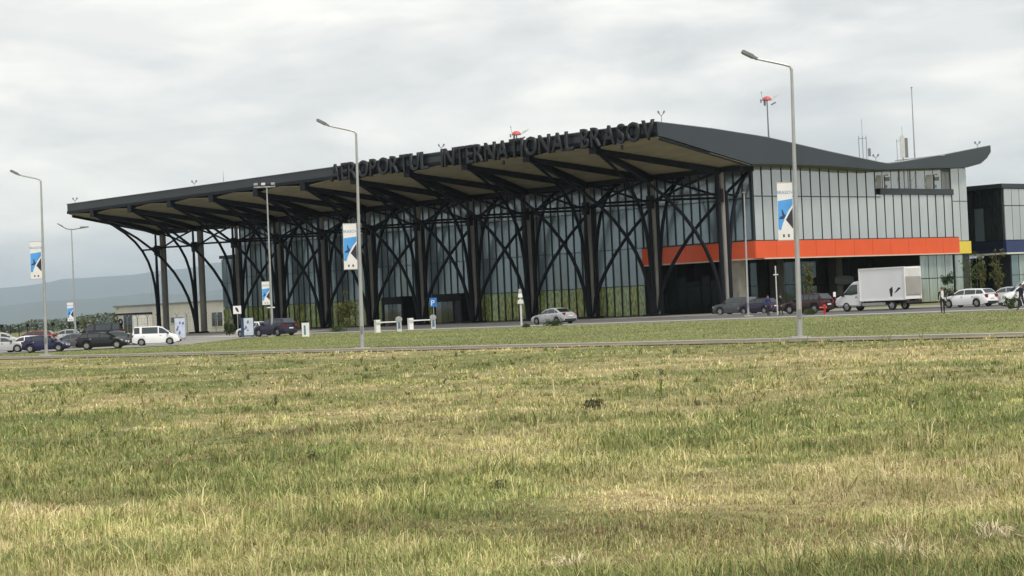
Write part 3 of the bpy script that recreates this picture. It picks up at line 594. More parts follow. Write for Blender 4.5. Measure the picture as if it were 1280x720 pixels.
banner(lp5, 5.05, 0.60, 2.3, 'blue and white aeroplane banner before the pale right-hand wall of the terminal')
banner(lp2, 3.6, 0.62, 1.9, 'small distant aeroplane banner on the forked lamp post')
banner(lp3, 4.1, 0.72, 2.2, 'blue and white aeroplane banner on the floodlight mast')
# ------------------------------------------------------------------ small street furniture
def gnd_at(px, py): X, Y = on_ground(px, py); return X, Y
def post(t, h, r=0.035, m_=GALV): MB().tube([(0, 0, 0), (0, 0, h)], r, 8).build('post', m_, t, True)
def barrier(pxa, pxb, Y, label, flip):
    Xa, Xb = at_y(pxa, Y), at_y(pxb, Y); t = thing('parking_barrier', label, 'barrier', (Xa, Y, 0), math.atan2(1.2, Xb - Xa), 'parking barriers')
    m = MB(); m.box((0, 0, 0.55), (0.42, 0.36, 1.1)); m.box((0, 0, 1.13), (0.46, 0.4, 0.06)); m.build('housing', WHITE, t)
    m = MB(); m.box(((Xb - Xa) / 2, -0.22, 0.92), (Xb - Xa + 0.3, 0.06, 0.1)); arm = m.build('boom', WHITE, t)
    m = MB(); m.box((0, -0.22, 0.92), (0.5, 0.1, 0.2)); m.build('hub', OFFW, t)
    c = thing('ticket_machine', label.replace('parking barrier', 'ticket machine').replace('white boom', 'rounded screen hood'), 'ticket machine', (Xb + 0.1, Y + 1.0, 0), 0.15, 'ticket machines beside the barriers')
    m = MB(); m.box((0, 0, 0.6), (0.4, 0.34, 1.2)); m.build('cabinet', OFFW, c)
    m = MB(); m.prism([(0.3 * math.cos(a), 1.12 + 0.27 * math.sin(a)) for a in np.linspace(0, 2 * math.pi, 14, endpoint=False)], 1, -0.2, 0.2); m.build('hood', GALV, c)
    m = MB(); m.box((0, -0.18, 0.62), (0.22, 0.03, 0.7)); m.build('front_panel', mat('machine_panel', (0.1, 0.17, 0.25), 0.5), c)
barrier(472, 497, 144 * S, 'white parking barrier with white boom before the left entrance vestibule', 0)
barrier(513.5, 540, 149 * S, 'white parking barrier with white boom next to the blue parking sign', 0)
X, Y = at_y(543, 154 * S), 154 * S
t = thing('parking_sign', 'blue parking sign with white letter P on a post', 'sign', (X, Y, 0), 0); post(t, 2.5)
m = MB(); m.box((0, -0.05, 2.55), (0.68, 0.03, 0.86)); m.build('plate', mat('sign_blue', (0.02, 0.17, 0.5), 0.5), t)
me = text_mesh('P', 0.75, 0.004); me.transform(Matrix.Rotation(math.pi / 2, 4, 'X')); me.transform(Matrix.Translation((-0.24, -0.072, 2.25))); me.materials.append(WHITE); link('lettering', me, t)
X, Y = at_y(298, 197), 197
t = thing('square_sign', 'white square sign with slanted black arrow on a post by the white parked car', 'sign', (X, Y, 0), 0); post(t, 3.0)
m = MB(); m.box((0, -0.05, 2.75), (0.82, 0.03, 0.82)); m.build('plate', WHITE, t)
m = MB(); m.prism([(-0.22, 3.0), (0.0, 2.98), (0.1, 2.82), (0.18, 2.5), (0.02, 2.55), (-0.12, 2.72)], 1, -0.075, -0.068); m.build('arrow', BLACKPL, t)
def board(px, Y, w, h, label, z0=0.12, rz=0.0, dark=False):
    X = at_y(px, Y); t = thing('information_board', label, 'board', (X, Y, float(gz(X, Y))), rz)
    m = MB(); m.box((0, 0, z0 + h / 2), (w, 0.2, h)); cab = m.build('cabinet', GALV if not dark else mat('board_navy', (0.03, 0.05, 0.1), 0.5), t)
    m = MB(); m.box((0.0 if not dark else 0.12, -0.11, z0 + h / 2 + 0.02), (w * (0.88 if not dark else 0.72), 0.02, h * 0.92)); m.build('poster', mat('poster_paper', (0.55, 0.6, 0.72), 0.5), cab)
    for s in (-1, 1): m = MB(); m.box((s * w * 0.35, 0, z0 / 2), (0.12, 0.16, z0)); m.build('foot', GREY, t)
    rr = random.Random(int(px))
    for i in range(7 if not dark else 4):
        a, c, ww, hh = rr.uniform(-0.3, 0.3) * w, z0 + h * rr.uniform(0.2, 0.85), w * rr.uniform(0.1, 0.22), h * rr.uniform(0.08, 0.2)
        m = MB(); m.prism([(a - ww / 2, c - hh / 2), (a + ww / 2, c - hh * 0.3), (a + ww * 0.4, c + hh / 2), (a - ww * 0.3, c + hh * 0.4)], 1, -0.128 - 0.002 * i, -0.121); m.build('print', mat('poster_print', (0.12, 0.16, 0.33), 0.5), cab)
board(226, 198, 1.15, 2.15, 'upright poster board with blue print on the paving by the white people carrier')
board(310, 170, 1.15, 1.65, 'short freestanding information board with dark side in front of the white car', 0.25, dark=True)
X, Y = at_y(382.5, 166), 166
t = thing('pay_station', 'white parking pay station cabinet beside the floodlight mast', 'pay station', (X, Y, 0), 0)
m = MB(); m.box((0, 0, 0.62), (0.6, 0.45, 1.24)); m.build('cabinet', WHITE, t)
m = MB(); m.box((0, 0, 1.32), (0.5, 0.5, 0.16)); m.build('hood', STEEL, t)
m = MB(); m.box((-0.05, -0.235, 0.6), (0.16, 0.03, 0.8)); m.build('panel', mat('machine_panel2', (0.12, 0.22, 0.3), 0.5), t)
X, Y = gnd_at(652, 408)
t = thing('signal_post', 'pale post with stacked small signal boxes beside the silver saloon', 'post', (X, Y, 0), 0); post(t, 2.6, 0.09, OFFW)
for z, w, mt in ((3.15, 0.3, GALV), (2.75, 0.4, WHITE), (2.2, 0.55, OFFW)): m = MB(); m.box((0, -0.05, z), (w, 0.25, 0.36), None, 0, 0.8); m.build('signal_box', mt, t)
X, Y = gnd_at(1031, 393)
t = thing('fire_hydrant', 'red fire hydrant on the kerb below the dark red hatchback', 'hydrant', (X, Y, 0), 0)
MB().tube([(0, 0, 0), (0, 0, 0.62), (0, 0, 0.72), (0, 0, 0.8)], [0.1, 0.1, 0.13, 0.05], 10).build('barrel', RED, t, True)
MB().tube([(-0.42, 0, 0.55), (0.2, 0, 0.55)], 0.09, 8).build('outlet', RED, t, True)
X, Y = at_y(972, 138 * S), 138 * S
t = thing('bollard_light', 'low white garden light post with cross-shaped top beside the two standing people', 'lamp post', (X, Y, 0), 0); post(t, 4.0, 0.05, OFFW)
m = MB(); m.box((0, 0, 3.5), (0.42, 0.14, 0.1)); m.box((0, 0, 4.1), (0.1, 0.1, 0.3)); m.build('lamp_head', OFFW, t)
X, Y = at_y(1044, 150 * S), 150 * S
t = thing('small_notice', 'small white notice on a slanted post ahead of the box truck', 'sign', (X, Y, 0), 0)
MB().tube([(0.55, 0, 0), (0.05, 0, 1.35)], 0.03, 6).build('post', GREY, t)
m = MB(); m.box((0, -0.03, 1.55), (0.24, 0.03, 0.45)); m.build('plate', WHITE, t)
# ------------------------------------------------------------------ vehicles
PAINT = {}
def paint(name, c): return mat('paint_' + name, c, 0.3, 0.0, 0.05, 0.6, coat=0.25, spec=0.35)
def wheel(t, x, y, r, w=0.2):
    s = 1 if y > 0 else -1
    m = MB(); prof = [(r * 0.66, -w / 2), (r * 0.93, -w / 2), (r, -w * 0.32), (r, w * 0.32), (r * 0.93, w / 2), (r * 0.66, w / 2)]; nn = 20; k = len(prof)
    vs = [(x + p[0] * math.cos(a), y + p[1], r + p[0] * math.sin(a)) for a in [2 * math.pi * i / nn for i in range(nn)] for p in prof]
    m.add(vs, [(i * k + j, ((i + 1) % nn) * k + j, ((i + 1) % nn) * k + j + 1, i * k + j + 1) for i in range(nn) for j in range(k - 1)])
    ty = m.build('wheel', RUBBER, t, True)
    m = MB(); yo = y + s * w * 0.36
    m.tube([(x, y - s * w * 0.3, r), (x, yo - s * 0.03, r)], r * 0.66, 16)
    for i in range(5):
        a = 2 * math.pi * i / 5 + 0.3; m.beam((x, yo, r), (x + r * 0.62 * math.cos(a), yo, r + r * 0.62 * math.sin(a)), 0.05, 0.09, up=(0, 1, 0))
    m.tube([(x, yo - s * 0.04, r), (x, yo + s * 0.02, r)], r * 0.16, 10); m.build('rim', RIM, ty)
KINDS = {  # length, width, height, wheelbase front x / rear x, wheel r, sill, outline of lower body top (x,z), cabin outline (x,z); nose at +x
 'hatch': dict(L=4.05, W=1.72, r=0.31, wf=1.24, wr=-1.27, deck=[(2.0, 0.50), (1.95, 0.66), (1.7, 0.78), (1.0, 0.93), (-1.7, 0.98), (-1.98, 0.92), (-2.02, 0.5)], cab=[(1.05, 0.93), (0.35, 1.38), (-0.2, 1.48), (-1.3, 1.44), (-1.82, 1.0)]),
 'wagon': dict(L=4.6, W=1.8, r=0.33, wf=1.4, wr=-1.32, deck=[(2.28, 0.50), (2.22, 0.68), (1.95, 0.82), (1.15, 0.97), (-1.95, 1.02), (-2.24, 0.95), (-2.3, 0.5)], cab=[(1.2, 0.97), (0.45, 1.42), (-0.2, 1.5), (-1.75, 1.45), (-2.15, 1.04)]),
 'suv': dict(L=4.5, W=1.86, r=0.36, wf=1.36, wr=-1.32, deck=[(2.22, 0.58), (2.18, 0.85), (1.9, 0.98), (1.1, 1.10), (-1.9, 1.14), (-2.2, 1.05), (-2.25, 0.6)], cab=[(1.15, 1.10), (0.45, 1.58), (-0.2, 1.68), (-1.7, 1.63), (-2.1, 1.16)]),
 'saloon': dict(L=4.55, W=1.78, r=0.32, wf=1.38, wr=-1.32, deck=[(2.25, 0.48), (2.2, 0.64), (1.9, 0.77), (1.0, 0.92), (-1.4, 0.98), (-2.15, 1.0), (-2.26, 0.9), (-2.28, 0.5)], cab=[(1.1, 0.92), (0.25, 1.36), (-0.4, 1.45), (-1.0, 1.40), (-1.75, 1.0)]),
 'mpv': dict(L=4.55, W=1.79, r=0.32, wf=1.32, wr=-1.36, deck=[(2.25, 0.5), (2.2, 0.75), (1.9, 0.92), (1.45, 1.05), (-2.15, 1.1), (-2.24, 1.0), (-2.26, 0.5)], cab=[(1.5, 1.05), (0.75, 1.66), (0.2, 1.81), (-2.0, 1.83), (-2.2, 1.12)]),
 'van': dict(L=5.0, W=1.92, r=0.34, wf=1.6, wr=-1.4, deck=[(2.48, 0.55), (2.42, 0.85), (2.15, 1.05), (1.75, 1.18), (-2.35, 1.2), (-2.46, 1.1), (-2.48, 0.55)], cab=[(1.8, 1.18), (1.0, 1.82), (0.4, 1.95), (-2.2, 1.95), (-2.42, 1.22)]),
}
def interp(pl, x):
    pl = sorted(pl)
    for (x0, z0), (x1, z1) in zip(pl[:-1], pl[1:]):
        if x0 <= x <= x1: return z0 + (z1 - z0) * (x - x0) / max(1e-6, x1 - x0)
    return pl[0][1] if x < pl[0][0] else pl[-1][1]
def car(kind, px, Y, heading, colour, label, name='parked_car', cat='car', group='cars parked at the terminal', scale=1.0, z=None):
    K = KINDS[kind]; X = at_y(px, Y, 0.7); zb = float(gz(X, Y)) + 0.05 if z is None else z
    t = thing(name, label, cat, (X, Y, zb), R(heading), group); W2 = K['W'] / 2; r = K['r']; sill = 0.2; L2 = K['L'] / 2
    xs_ = sorted(set([round(x, 3) for x in np.linspace(-L2 + 0.02, L2 - 0.02, 26)] + [round(c + r * 1.2 * math.cos(a), 3) for c in (K['wf'], K['wr']) for a in np.linspace(0, math.pi, 9)]))
    m = MB(); ring = []
    for x in xs_:
        zt = interp(K['deck'], x); zb_ = sill
        for c in (K['wf'], K['wr']):
            q = (r * 1.17) ** 2 - (x - c) ** 2
            if q > 0: zb_ = max(zb_, r + math.sqrt(q))
        e = min(1, (L2 - abs(x)) / 0.55); w = W2 * (0.80 + 0.20 * math.sqrt(max(0, 1 - (1 - e) ** 2))); zb_ = min(zb_ + 0.12 * (1 - e), zt - 0.04)
        h = zt - zb_
        pts = [(w * 0.96, zb_), (w * 0.995, zb_ + h * 0.25), (w, zb_ + h * 0.55), (w * 0.965, zb_ + h * 0.85), (w * 0.88, zt), (0, zt + 0.03)]
        ring.append([(x, -a, c) for a, c in pts] + [(x, a, c) for a, c in pts[-2::-1]])
    k = len(ring[0])
    m.add([p for q in ring for p in q], [(i * k + j, (i + 1) * k + j, (i + 1) * k + j + 1, i * k + j + 1) for i in range(len(ring) - 1) for j in range(k - 1)] + [tuple(range(k)), tuple(range((len(ring) - 1) * k, len(ring) * k))])
    body = m.build('body', colour, t, True)
    # cabin
    cab = K['cab']; zb0 = cab[0][1]; zmax = max(c[1] for c in cab)
    def wid(z_): f = max(0, min(1, (z_ - zb0) / (zmax - zb0))); return W2 * (0.90 - 0.17 * f)
    m = MB(); nn = len(cab); base = [(cab[0][0], zb0 - 0.06), (cab[-1][0], cab[-1][1] - 0.1)]
    vs = [(x, -wid(z_), z_) for x, z_ in cab] + [(x, wid(z_), z_) for x, z_ in cab] + [(base[0][0], -W2 * 0.9, base[0][1]), (base[1][0], -W2 * 0.9, base[1][1]), (base[0][0], W2 * 0.9, base[0][1]), (base[1][0], W2 * 0.9, base[1][1])]
    fs = [(i, i + 1, nn + i + 1, nn + i) for i in range(nn - 1)] + [tuple(range(nn)) + (2 * nn + 1, 2 * nn), tuple(range(nn, 2 * nn)) + (2 * nn + 3, 2 * nn + 2)]
    m.add(vs, fs); cabin = m.build('cabin', colour, t)
    bm = bmesh.new(); bm.from_mesh(cabin.data); ed = [e_ for e_ in bm.edges if len(e_.link_faces) == 2 and e_.calc_face_angle(0) > 0.5]
    bmesh.ops.bevel(bm, geom=ed, offset=0.05, segments=2, affect='EDGES', profile=0.6); bm.to_mesh(cabin.data); bm.free(); cabin.data.shade_smooth()
    try: cabin.data.set_sharp_from_angle(angle=R(30))
    except Exception: pass
    def quad(name, a, c, f0, f1, ww, lift=0.012):
        a_, c_ = Vector((a[0], 0, a[1])), Vector((c[0], 0, c[1])); p, q = a_.lerp(c_, f0), a_.lerp(c_, f1); nrm = Vector((-(q - p).z, 0, (q - p).x)).normalized()
        if nrm.z < 0: nrm = -nrm
        m = MB(); vs = []
        for lf in (0.0, lift):
            for pt in (p, q): 
                for s in (-1, 1): vs.append((pt.x + nrm.x * lf, s * wid(pt.z) * ww, pt.z + nrm.z * lf))
        m.add(vs, [(0, 1, 3, 2), (4, 6, 7, 5), (0, 4, 5, 1), (2, 3, 7, 6), (0, 2, 6, 4), (1, 5, 7, 3)]); m.build(name, CARGLASS, cabin)
    quad('windscreen', cab[0], cab[1], 0.04, 1.02, 0.93); quad('rear_window', cab[-2], cab[-1], 0.06, 0.86, 0.86)
    # side windows between pillars
    zt_ = lambda x: interp(cab, x) - 0.09; x0, x1 = cab[-1][0], cab[0][0]; zl = lambda x: interp(K['deck'], x) + 0.05
    cuts = {'hatch': [(-1.55, -1.15), (-1.08, -0.18), (-0.10, 0.82)], 'wagon': [(-1.92, -1.25), (-1.18, -0.16), (-0.08, 0.95)], 'suv': [(-1.88, -1.25), (-1.18, -0.16), (-0.08, 0.9)], 'saloon': [(-1.42, -1.08), (-1.0, -0.12), (-0.05, 0.82)], 'mpv': [(-2.02, -1.5), (-1.28, 0.22), (0.34, 1.22)], 'van': [(-2.2, -1.5), (-1.3, 0.3), (0.5, 1.5)]}[kind]
    for a, c in cuts:
        px_ = list(np.linspace(a, c, 6)); poly = [(x, min(zt_(x), zmax - 0.1)) for x in px_]; poly = [(x, max(z_, zl(x) + 0.02)) for x, z_ in poly]
        for s in (-1, 1):
            vs = [(x, s * (wid(z_) + 0.008), z_) for x, z_ in poly] + [(x, s * (wid(zl(x)) + 0.008), zl(x)) for x in px_[::-1]]
            vi = [(v[0], v[1] - s * 0.03, v[2]) for v in vs]; k_ = len(vs); m = MB(); m.add(vs + vi, [tuple(range(k_)), tuple(range(k_, 2 * k_))] + [(i, (i + 1) % k_, (i + 1) % k_ + k_, i + k_) for i in range(k_)]); m.build('side_window', CARGLASS, cabin)
    for c in (K['wf'], K['wr']):
        for s in (-1, 1): wheel(t, c, s * (W2 - 0.11), r)
    m = MB(); m.bb((K['wr'] - r * 1.3, -W2 * 0.86, 0.17), (K['wf'] + r * 1.3, W2 * 0.86, 0.42)); m.bb((-L2 * 0.93, -W2 * 0.7, 0.2), (L2 * 0.93, W2 * 0.7, 0.55))
    for c in (K['wf'], K['wr']): m.bb((c - r * 1.1, -W2 * 0.9, 0.3), (c + r * 1.1, W2 * 0.9, r * 2.08))
    m.build('underbody', BLACKPL, t)
    zf = interp(K['deck'], L2 - 0.12) ; zr = interp(K['deck'], -L2 + 0.1)
    for s in (-1, 1):
        m = MB(); m.box((L2 - 0.19, s * W2 * 0.66, zf - 0.1), (0.32, 0.36, 0.15), Matrix.Rotation(-s * 0.35, 3, 'Z')); m.build('headlight', LAMPG, t)
        m = MB(); m.box((-L2 + 0.13, s * W2 * 0.72, zr - 0.08), (0.24, 0.26, 0.24), Matrix.Rotation(s * 0.3, 3, 'Z')); m.build('tail_light', REDL, t)
        m = MB(); m.box((cab[0][0] - 0.3, s * (W2 + 0.06), zb0 + 0.08), (0.16, 0.22, 0.15)); m.build('mirror', BLACKPL, t)
        for xh in (cuts[1][0] + 0.2, cuts[2][0] + 0.15): m = MB(); m.box((xh, s * (W2 - 0.005), zb0 - 0.12), (0.17, 0.03, 0.03)); m.build('door_handle', BLACKPL, t)
    m = MB(); m.box((L2 - 0.02, 0, 0.36), (0.1, W2 * 1.5, 0.2)); m.build('front_bumper', BLACKPL, t)
    m = MB(); m.box((-L2 + 0.03, 0, 0.36), (0.1, W2 * 1.5, 0.2)); m.build('rear_bumper', BLACKPL, t)
    for s in (-1, 1): m = MB(); m.box((s * (L2 + 0.03), 0, 0.52 if s > 0 else 0.72), (0.02, 0.5, 0.11)); m.build('number_plate', WHITE, t)
    if scale != 1: t.scale = (scale,) * 3
    return t
PB = paint('navy', (0.012, 0.014, 0.06)); PK = paint('black', (0.008, 0.009, 0.012)); PW_ = paint('white', (0.8, 0.81, 0.82)); PS_ = paint('silver', (0.42, 0.43, 0.44)); PG = paint('grey', (0.07, 0.075, 0.085)); PMG = paint('mid_grey', (0.17, 0.175, 0.185)); PR_ = paint('red', (0.22, 0.03, 0.025)); PD = paint('dark_red', (0.03, 0.008, 0.012)); PP = paint('violet_blue', (0.016, 0.014, 0.04)); PC = paint('cream', (0.55, 0.53, 0.47))
car('hatch', 57, 173, 3, PB, 'dark blue hatchback parked at the car park edge behind a lamp post')
car('wagon', 128, 175, 2, PK, 'black estate car parked just behind the white people carrier')
car('mpv', 195.5, 185, 4, PW_, 'white people carrier with dark side windows, foremost beside the poster board', cat='people carrier')
car('hatch', 30, 181, 186, PW_, 'white hatchback half hidden behind the dark blue hatchback')
car('wagon', 3, 179, 8, PS_, 'silver estate car in the front row beside the white hatchback')
car('wagon', 42, 206, 184, PR_, 'red car in the back row, only its roof showing')
car('hatch', 4, 204, 5, PC, 'cream car in the back row next to the red roof')
car('saloon', 88, 190, 188, PG, 'grey saloon parked nose to nose behind the black estate car')
car('hatch', 82, 214, 180, PS_, 'silver hatchback in the back row beside the black van')
car('van', 125, 207, 182, PK, 'tall black van in the back row of the car park', cat='van')
car('saloon', 152, 192, 4, PG, 'dark grey saloon squeezed between the black estate and the people carrier')
car('hatch', 318, 190, 138, PW_, 'white hatchback behind the short information board')
car('suv', 344, 181, 138, PP, 'nearly black off-roader with violet sheen behind the floodlight mast')
car('saloon', 692, 143.5 * S, 130, PS_, 'silver saloon parked alone before the glass front')
car('suv', 921, 152 * S, 140, PG, 'dark grey off-roader below the concrete corner pillar')
car('hatch', 949, 150 * S, 132, PP, 'violet blue hatchback between the grey off-roader and the standing people')
car('suv', 1010, 139 * S, 134, PD, 'dark red off-roader behind the tall lamp post')
car('wagon', 1211, 130.5 * S, 131, PW_, 'white estate car with dark rear window parked near the end of the terminal')
car('hatch', 1257, 148 * S, 160, PS_, 'pale silver hatchback beyond the white estate car')
car('van', 1296, 112 * S, 176, PW_, 'white van with only its nose in view by the clipped green bush', cat='van')
# box truck
K = None; Yt = 136.5 * S; Xt = at_y(1100, Yt, 1.0)
t = thing('box_truck', 'white box truck with plain cargo body and grey tail lift', 'truck', (Xt, Yt, 0.05), R(134)); W2 = 1.06; t.scale = (1.08,) * 3
m = MB(); prof = [(3.62, 0.4), (3.68, 0.8), (3.52, 1.08), (2.95, 1.3), (2.1, 2.12), (1.8, 2.32), (1.2, 2.4), (1.2, 0.4)]
m.prism(prof, 1, -0.98, 0.98); cabn = m.build('cab', PW_, t)
bm = bmesh.new(); bm.from_mesh(cabn.data); bmesh.ops.bevel(bm, geom=[e_ for e_ in bm.edges if e_.calc_face_angle(0) > 0.9], offset=0.09, segments=3, affect='EDGES'); bm.to_mesh(cabn.data); bm.free()
for s in (-1, 1):
    m = MB(); m.prism([(2.8, 1.33), (2.12, 2.0), (1.95, 2.1), (1.42, 2.12), (1.42, 1.36), (2.0, 1.28)], 1, s * 0.975, s * 0.988); m.build('side_window', CARGLASS, cabn)
    m = MB(); m.box((2.75, s * 1.12, 1.35), (0.14, 0.2, 0.34)); m.build('mirror', BLACKPL, t)
    m = MB(); m.box((3.42, s * 0.72, 0.9), (0.26, 0.36, 0.2), Matrix.Rotation(-s * 0.3, 3, 'Z')); m.build('headlight', LAMPG, t)
    m = MB(); m.box((1.55, s * 0.99, 1.12), (0.18, 0.03, 0.05)); m.build('door_handle', BLACKPL, cabn)
m = MB(); m.add([(2.95, -0.86, 1.35), (2.95, 0.86, 1.35), (2.17, 0.8, 2.1), (2.17, -0.8, 2.1), (2.88, -0.86, 1.28), (2.88, 0.86, 1.28), (2.08, 0.8, 2.05), (2.08, -0.8, 2.05)], [(0, 1, 2, 3), (4, 7, 6, 5), (0, 4, 5, 1), (2, 6, 7, 3), (0, 3, 7, 4), (1, 5, 6, 2)]); m.build('windscreen', CARGLASS, cabn)
m = MB(); m.box((3.55, 0, 0.55), (0.2, 1.85, 0.36)); m.build('front_bumper', BLACKPL, t)
m = MB(); m.bb((-3.1, -W2, 0.8), (1.12, W2, 3.28)); box_ = m.build('cargo_box', mat('cargo_white', (0.8, 0.81, 0.82), 0.4, 0, 0.05, 0.4), t)
m = MB()
for y in (-W2, W2):
    for z_ in (0.8, 3.28): m.beam((-3.12, y, z_), (1.14, y, z_), 0.1, 0.1)
    for x in (-3.1, 1.12): m.beam((x, y, 0.77), (x, y, 3.3), 0.1, 0.1)
m.build('corner_profiles', WHITE, box_)
for s in (-1, 1):                                 # small dark emblem on the cargo side
    m = MB(); m.prism([(-1.9, 1.05), (-1.74, 1.05), (-1.66, 1.62), (-1.95, 1.82), (-1.98, 1.5)], 1, s * (W2 + 0.001), s * (W2 + 0.006)); m.prism([(-2.12, 1.3), (-2.26, 1.34), (-2.75, 1.68), (-2.5, 1.74)], 1, s * (W2 + 0.001), s * (W2 + 0.006)); m.build('emblem', BLACKPL, box_)
m = MB(); m.bb((-3.2, -W2 + 0.05, 1.15), (-3.12, W2 - 0.05, 2.5)); m.build('tail_lift', mat('tail_lift_grey', (0.36, 0.34, 0.31), 0.6, 0.2, 0.1, 1.0), t)
m = MB(); m.bb((-3.14, -W2 + 0.05, 2.55), (-3.105, W2 - 0.05, 3.2)); m.build('rear_shutter', OFFW, t)
m = MB(); m.bb((-3.05, -0.5, 0.5), (3.0, -0.35, 0.79)); m.bb((-3.05, 0.35, 0.5), (3.0, 0.5, 0.79)); m.bb((-3.15, -0.95, 0.5), (-2.95, 0.95, 0.66)); m.build('chassis', BLACKPL, t)
m = MB(); m.bb((-1.2, -1.02, 0.4), (1.0, -0.97, 0.62)); m.bb((-1.2, 0.97, 0.4), (1.0, 1.02, 0.62)); m.build('side_guard', GALV, t)
for x, yy in ((2.55, 0.88), (-1.75, 0.88)):
    for s in (-1, 1): wheel(t, x, s * yy, 0.36, 0.24)
for s in (-1, 1): m = MB(); m.box((-3.12, s * 0.8, 0.72), (0.08, 0.3, 0.1)); m.build('tail_light', REDL, t)
# ------------------------------------------------------------------ people
def person(px, Y, rz, label, top, legs, shirt=None, h=1.76, stride=0.22, hair=HAIR, armout=0.0, group=None):
    X = at_y(px, Y, 0.9); z0 = 0.03 + (0.1 if -29.6 < to_uv(X, Y)[1] < -27 else 0); k = h / 1.76
    V = []; E = []; Rr = []
    def v(x, y, z, r): V.append((x * k, y * k, z * k)); Rr.append(r * k); return len(V) - 1
    def e(a, b_): E.append((a, b_))
    pel = v(0, 0, 0.93, 0.135); sp = v(0, -0.01, 1.08, 0.125); ch = v(0, 0, 1.28, 0.15); nk0 = v(0, 0.0, 1.44, 0.085); nk = v(0, 0.015, 1.51, 0.055); hd = v(0, 0.03, 1.60, 0.085); ht = v(0, 0.02, 1.70, 0.07)
    for a, b_ in ((pel, sp), (sp, ch), (ch, nk0), (nk0, nk), (nk, hd), (hd, ht)): e(a, b_)
    for s in (-1, 1):
        st = s * stride; hp = v(s * 0.095, 0, 0.86, 0.095); kn = v(s * 0.10, st * 0.55 + 0.03, 0.50, 0.064); an = v(s * 0.10, st - (0.06 if st < 0 else 0), 0.09, 0.045); to = v(s * 0.115, st + 0.15, 0.04, 0.036)
        e(pel, hp); e(hp, kn); e(kn, an); e(an, to)
        sh = v(s * 0.185, 0, 1.40, 0.068); el = v(s * (0.25 + armout), -st * 0.35 - 0.02, 1.13, 0.047); wr = v(s * (0.25 + armout * 0.6), -st * 0.75 + 0.1, 0.90, 0.03); pa = v(s * (0.25 + armout * 0.6), -st * 0.75 + 0.13, 0.82, 0.032)
        e(nk0, sh); e(sh, el); e(el, wr); e(wr, pa)
        hx, hy, hz = s * (0.25 + armout * 0.6), -st * 0.75 + 0.13, 0.82
        for j, (dy, ln) in enumerate(((-0.032, 0.065), (-0.011, 0.085), (0.011, 0.09), (0.032, 0.078))):
            f1 = v(hx, hy + dy, hz - 0.035, 0.0095); f2 = v(hx - s * 0.012, hy + dy, hz - 0.035 - ln * 0.55, 0.009); f3 = v(hx - s * 0.03, hy + dy, hz - 0.035 - ln, 0.008); e(pa, f1); e(f1, f2); e(f2, f3)
        th1 = v(hx - s * 0.01, hy + 0.05, hz + 0.01, 0.0105); th2 = v(hx - s * 0.02, hy + 0.068, hz - 0.035, 0.009); e(pa, th1); e(th1, th2)
    me = bpy.data.meshes.new('sk'); me.from_pydata(V, E, []); o = bpy.data.objects.new('sk', me); COL.objects.link(o)
    sk = o.modifiers.new('skin', 'SKIN'); sk.use_smooth_shade = True; sl = me.skin_vertices[0].data
    for i, r_ in enumerate(Rr): sl[i].radius = (r_, r_ * (0.78 if i in (0, 1, 2) else 1)); sl[i].use_root = (i == 0)
    o.modifiers.new('sub', 'SUBSURF').levels = 1; o.modifiers['sub'].render_levels = 1
    bpy.context.view_layer.update(); nm = bpy.data.meshes.new_from_object(o.evaluated_get(bpy.context.evaluated_depsgraph_get())); bpy.data.objects.remove(o)
    nm.materials.clear()
    for mm in (top, legs, SKIN, BLACKPL, shirt or top): nm.materials.append(mm)
    for p_ in nm.polygons:
        x, y, z_ = (c / k for c in p_.center); side_arm = abs(x) > 0.2 + armout * 0.3
        mi = 0
        if z_ > 1.49 or (side_arm and z_ < 0.885 and z_ > 0.6): mi = 2
        elif z_ < 0.085: mi = 3
        elif z_ < 0.95 and not side_arm: mi = 1
        elif shirt and abs(x) < 0.06 and y > 0.05 and z_ > 1.0: mi = 4
        p_.material_index = mi
    nm.shade_smooth(); t = thing('person', label, 'person', (X, Y, z0), rz, group)
    body = link('body', nm, t)
    m = MB(); rows = []
    for i in range(6):
        a = math.pi * i / 10; rr_ = 0.098 * math.cos(a) * k; rows.append([(rr_ * math.cos(b_) * 0.9, 0.012 * k + rr_ * math.sin(b_), (1.655 + 0.105 * math.sin(a)) * k - (0.06 * k if math.sin(b_) < 0.25 and i == 0 else 0)) for b_ in np.linspace(0, 2 * math.pi, 14, endpoint=False)])
    m.add([p_ for q in rows for p_ in q], [(i * 14 + j, i * 14 + (j + 1) % 14, (i + 1) * 14 + (j + 1) % 14, (i + 1) * 14 + j) for i in range(5) for j in range(14)]); m.build('hair', hair, t, True)
    m = MB()
    for s in (-1, 1): m.box((s * 0.034 * k, 0.112 * k, 1.635 * k), (0.026 * k, 0.012 * k, 0.012 * k)); 
    m.build('eyes', BLACKPL, t)
    m = MB(); m.box((0, 0.12 * k, 1.605 * k), (0.024 * k, 0.035 * k, 0.045 * k), None, 0, 0.5); m.build('nose', SKIN, t)
    m = MB(); m.box((0, 0.108 * k, 1.56 * k), (0.045 * k, 0.012 * k, 0.01 * k)); m.build('mouth', mat('lips', (0.3, 0.12, 0.1), 0.5), t)
    for s in (-1, 1): m = MB(); m.box((s * 0.087 * k, 0.02 * k, 1.62 * k), (0.018 * k, 0.035 * k, 0.055 * k)); m.build('ear', SKIN, t)
    return t
BLK = mat('black_cloth', (0.012, 0.012, 0.014), 0.8); BLU = mat('blue_cloth', (0.02, 0.03, 0.12), 0.8); SHIRT = mat('white_shirt', (0.7, 0.7, 0.7), 0.7); NVY = mat('navy_cloth', (0.015, 0.018, 0.035), 0.8)
person(1178, 107.5 * S, R(172), 'person in black suit and white shirt walking on the kerb', BLK, BLK, SHIRT)
person(1276.5, 105.5 * S, R(120), 'person in dark navy clothes beside the nose of the white van', NVY, NVY, None)
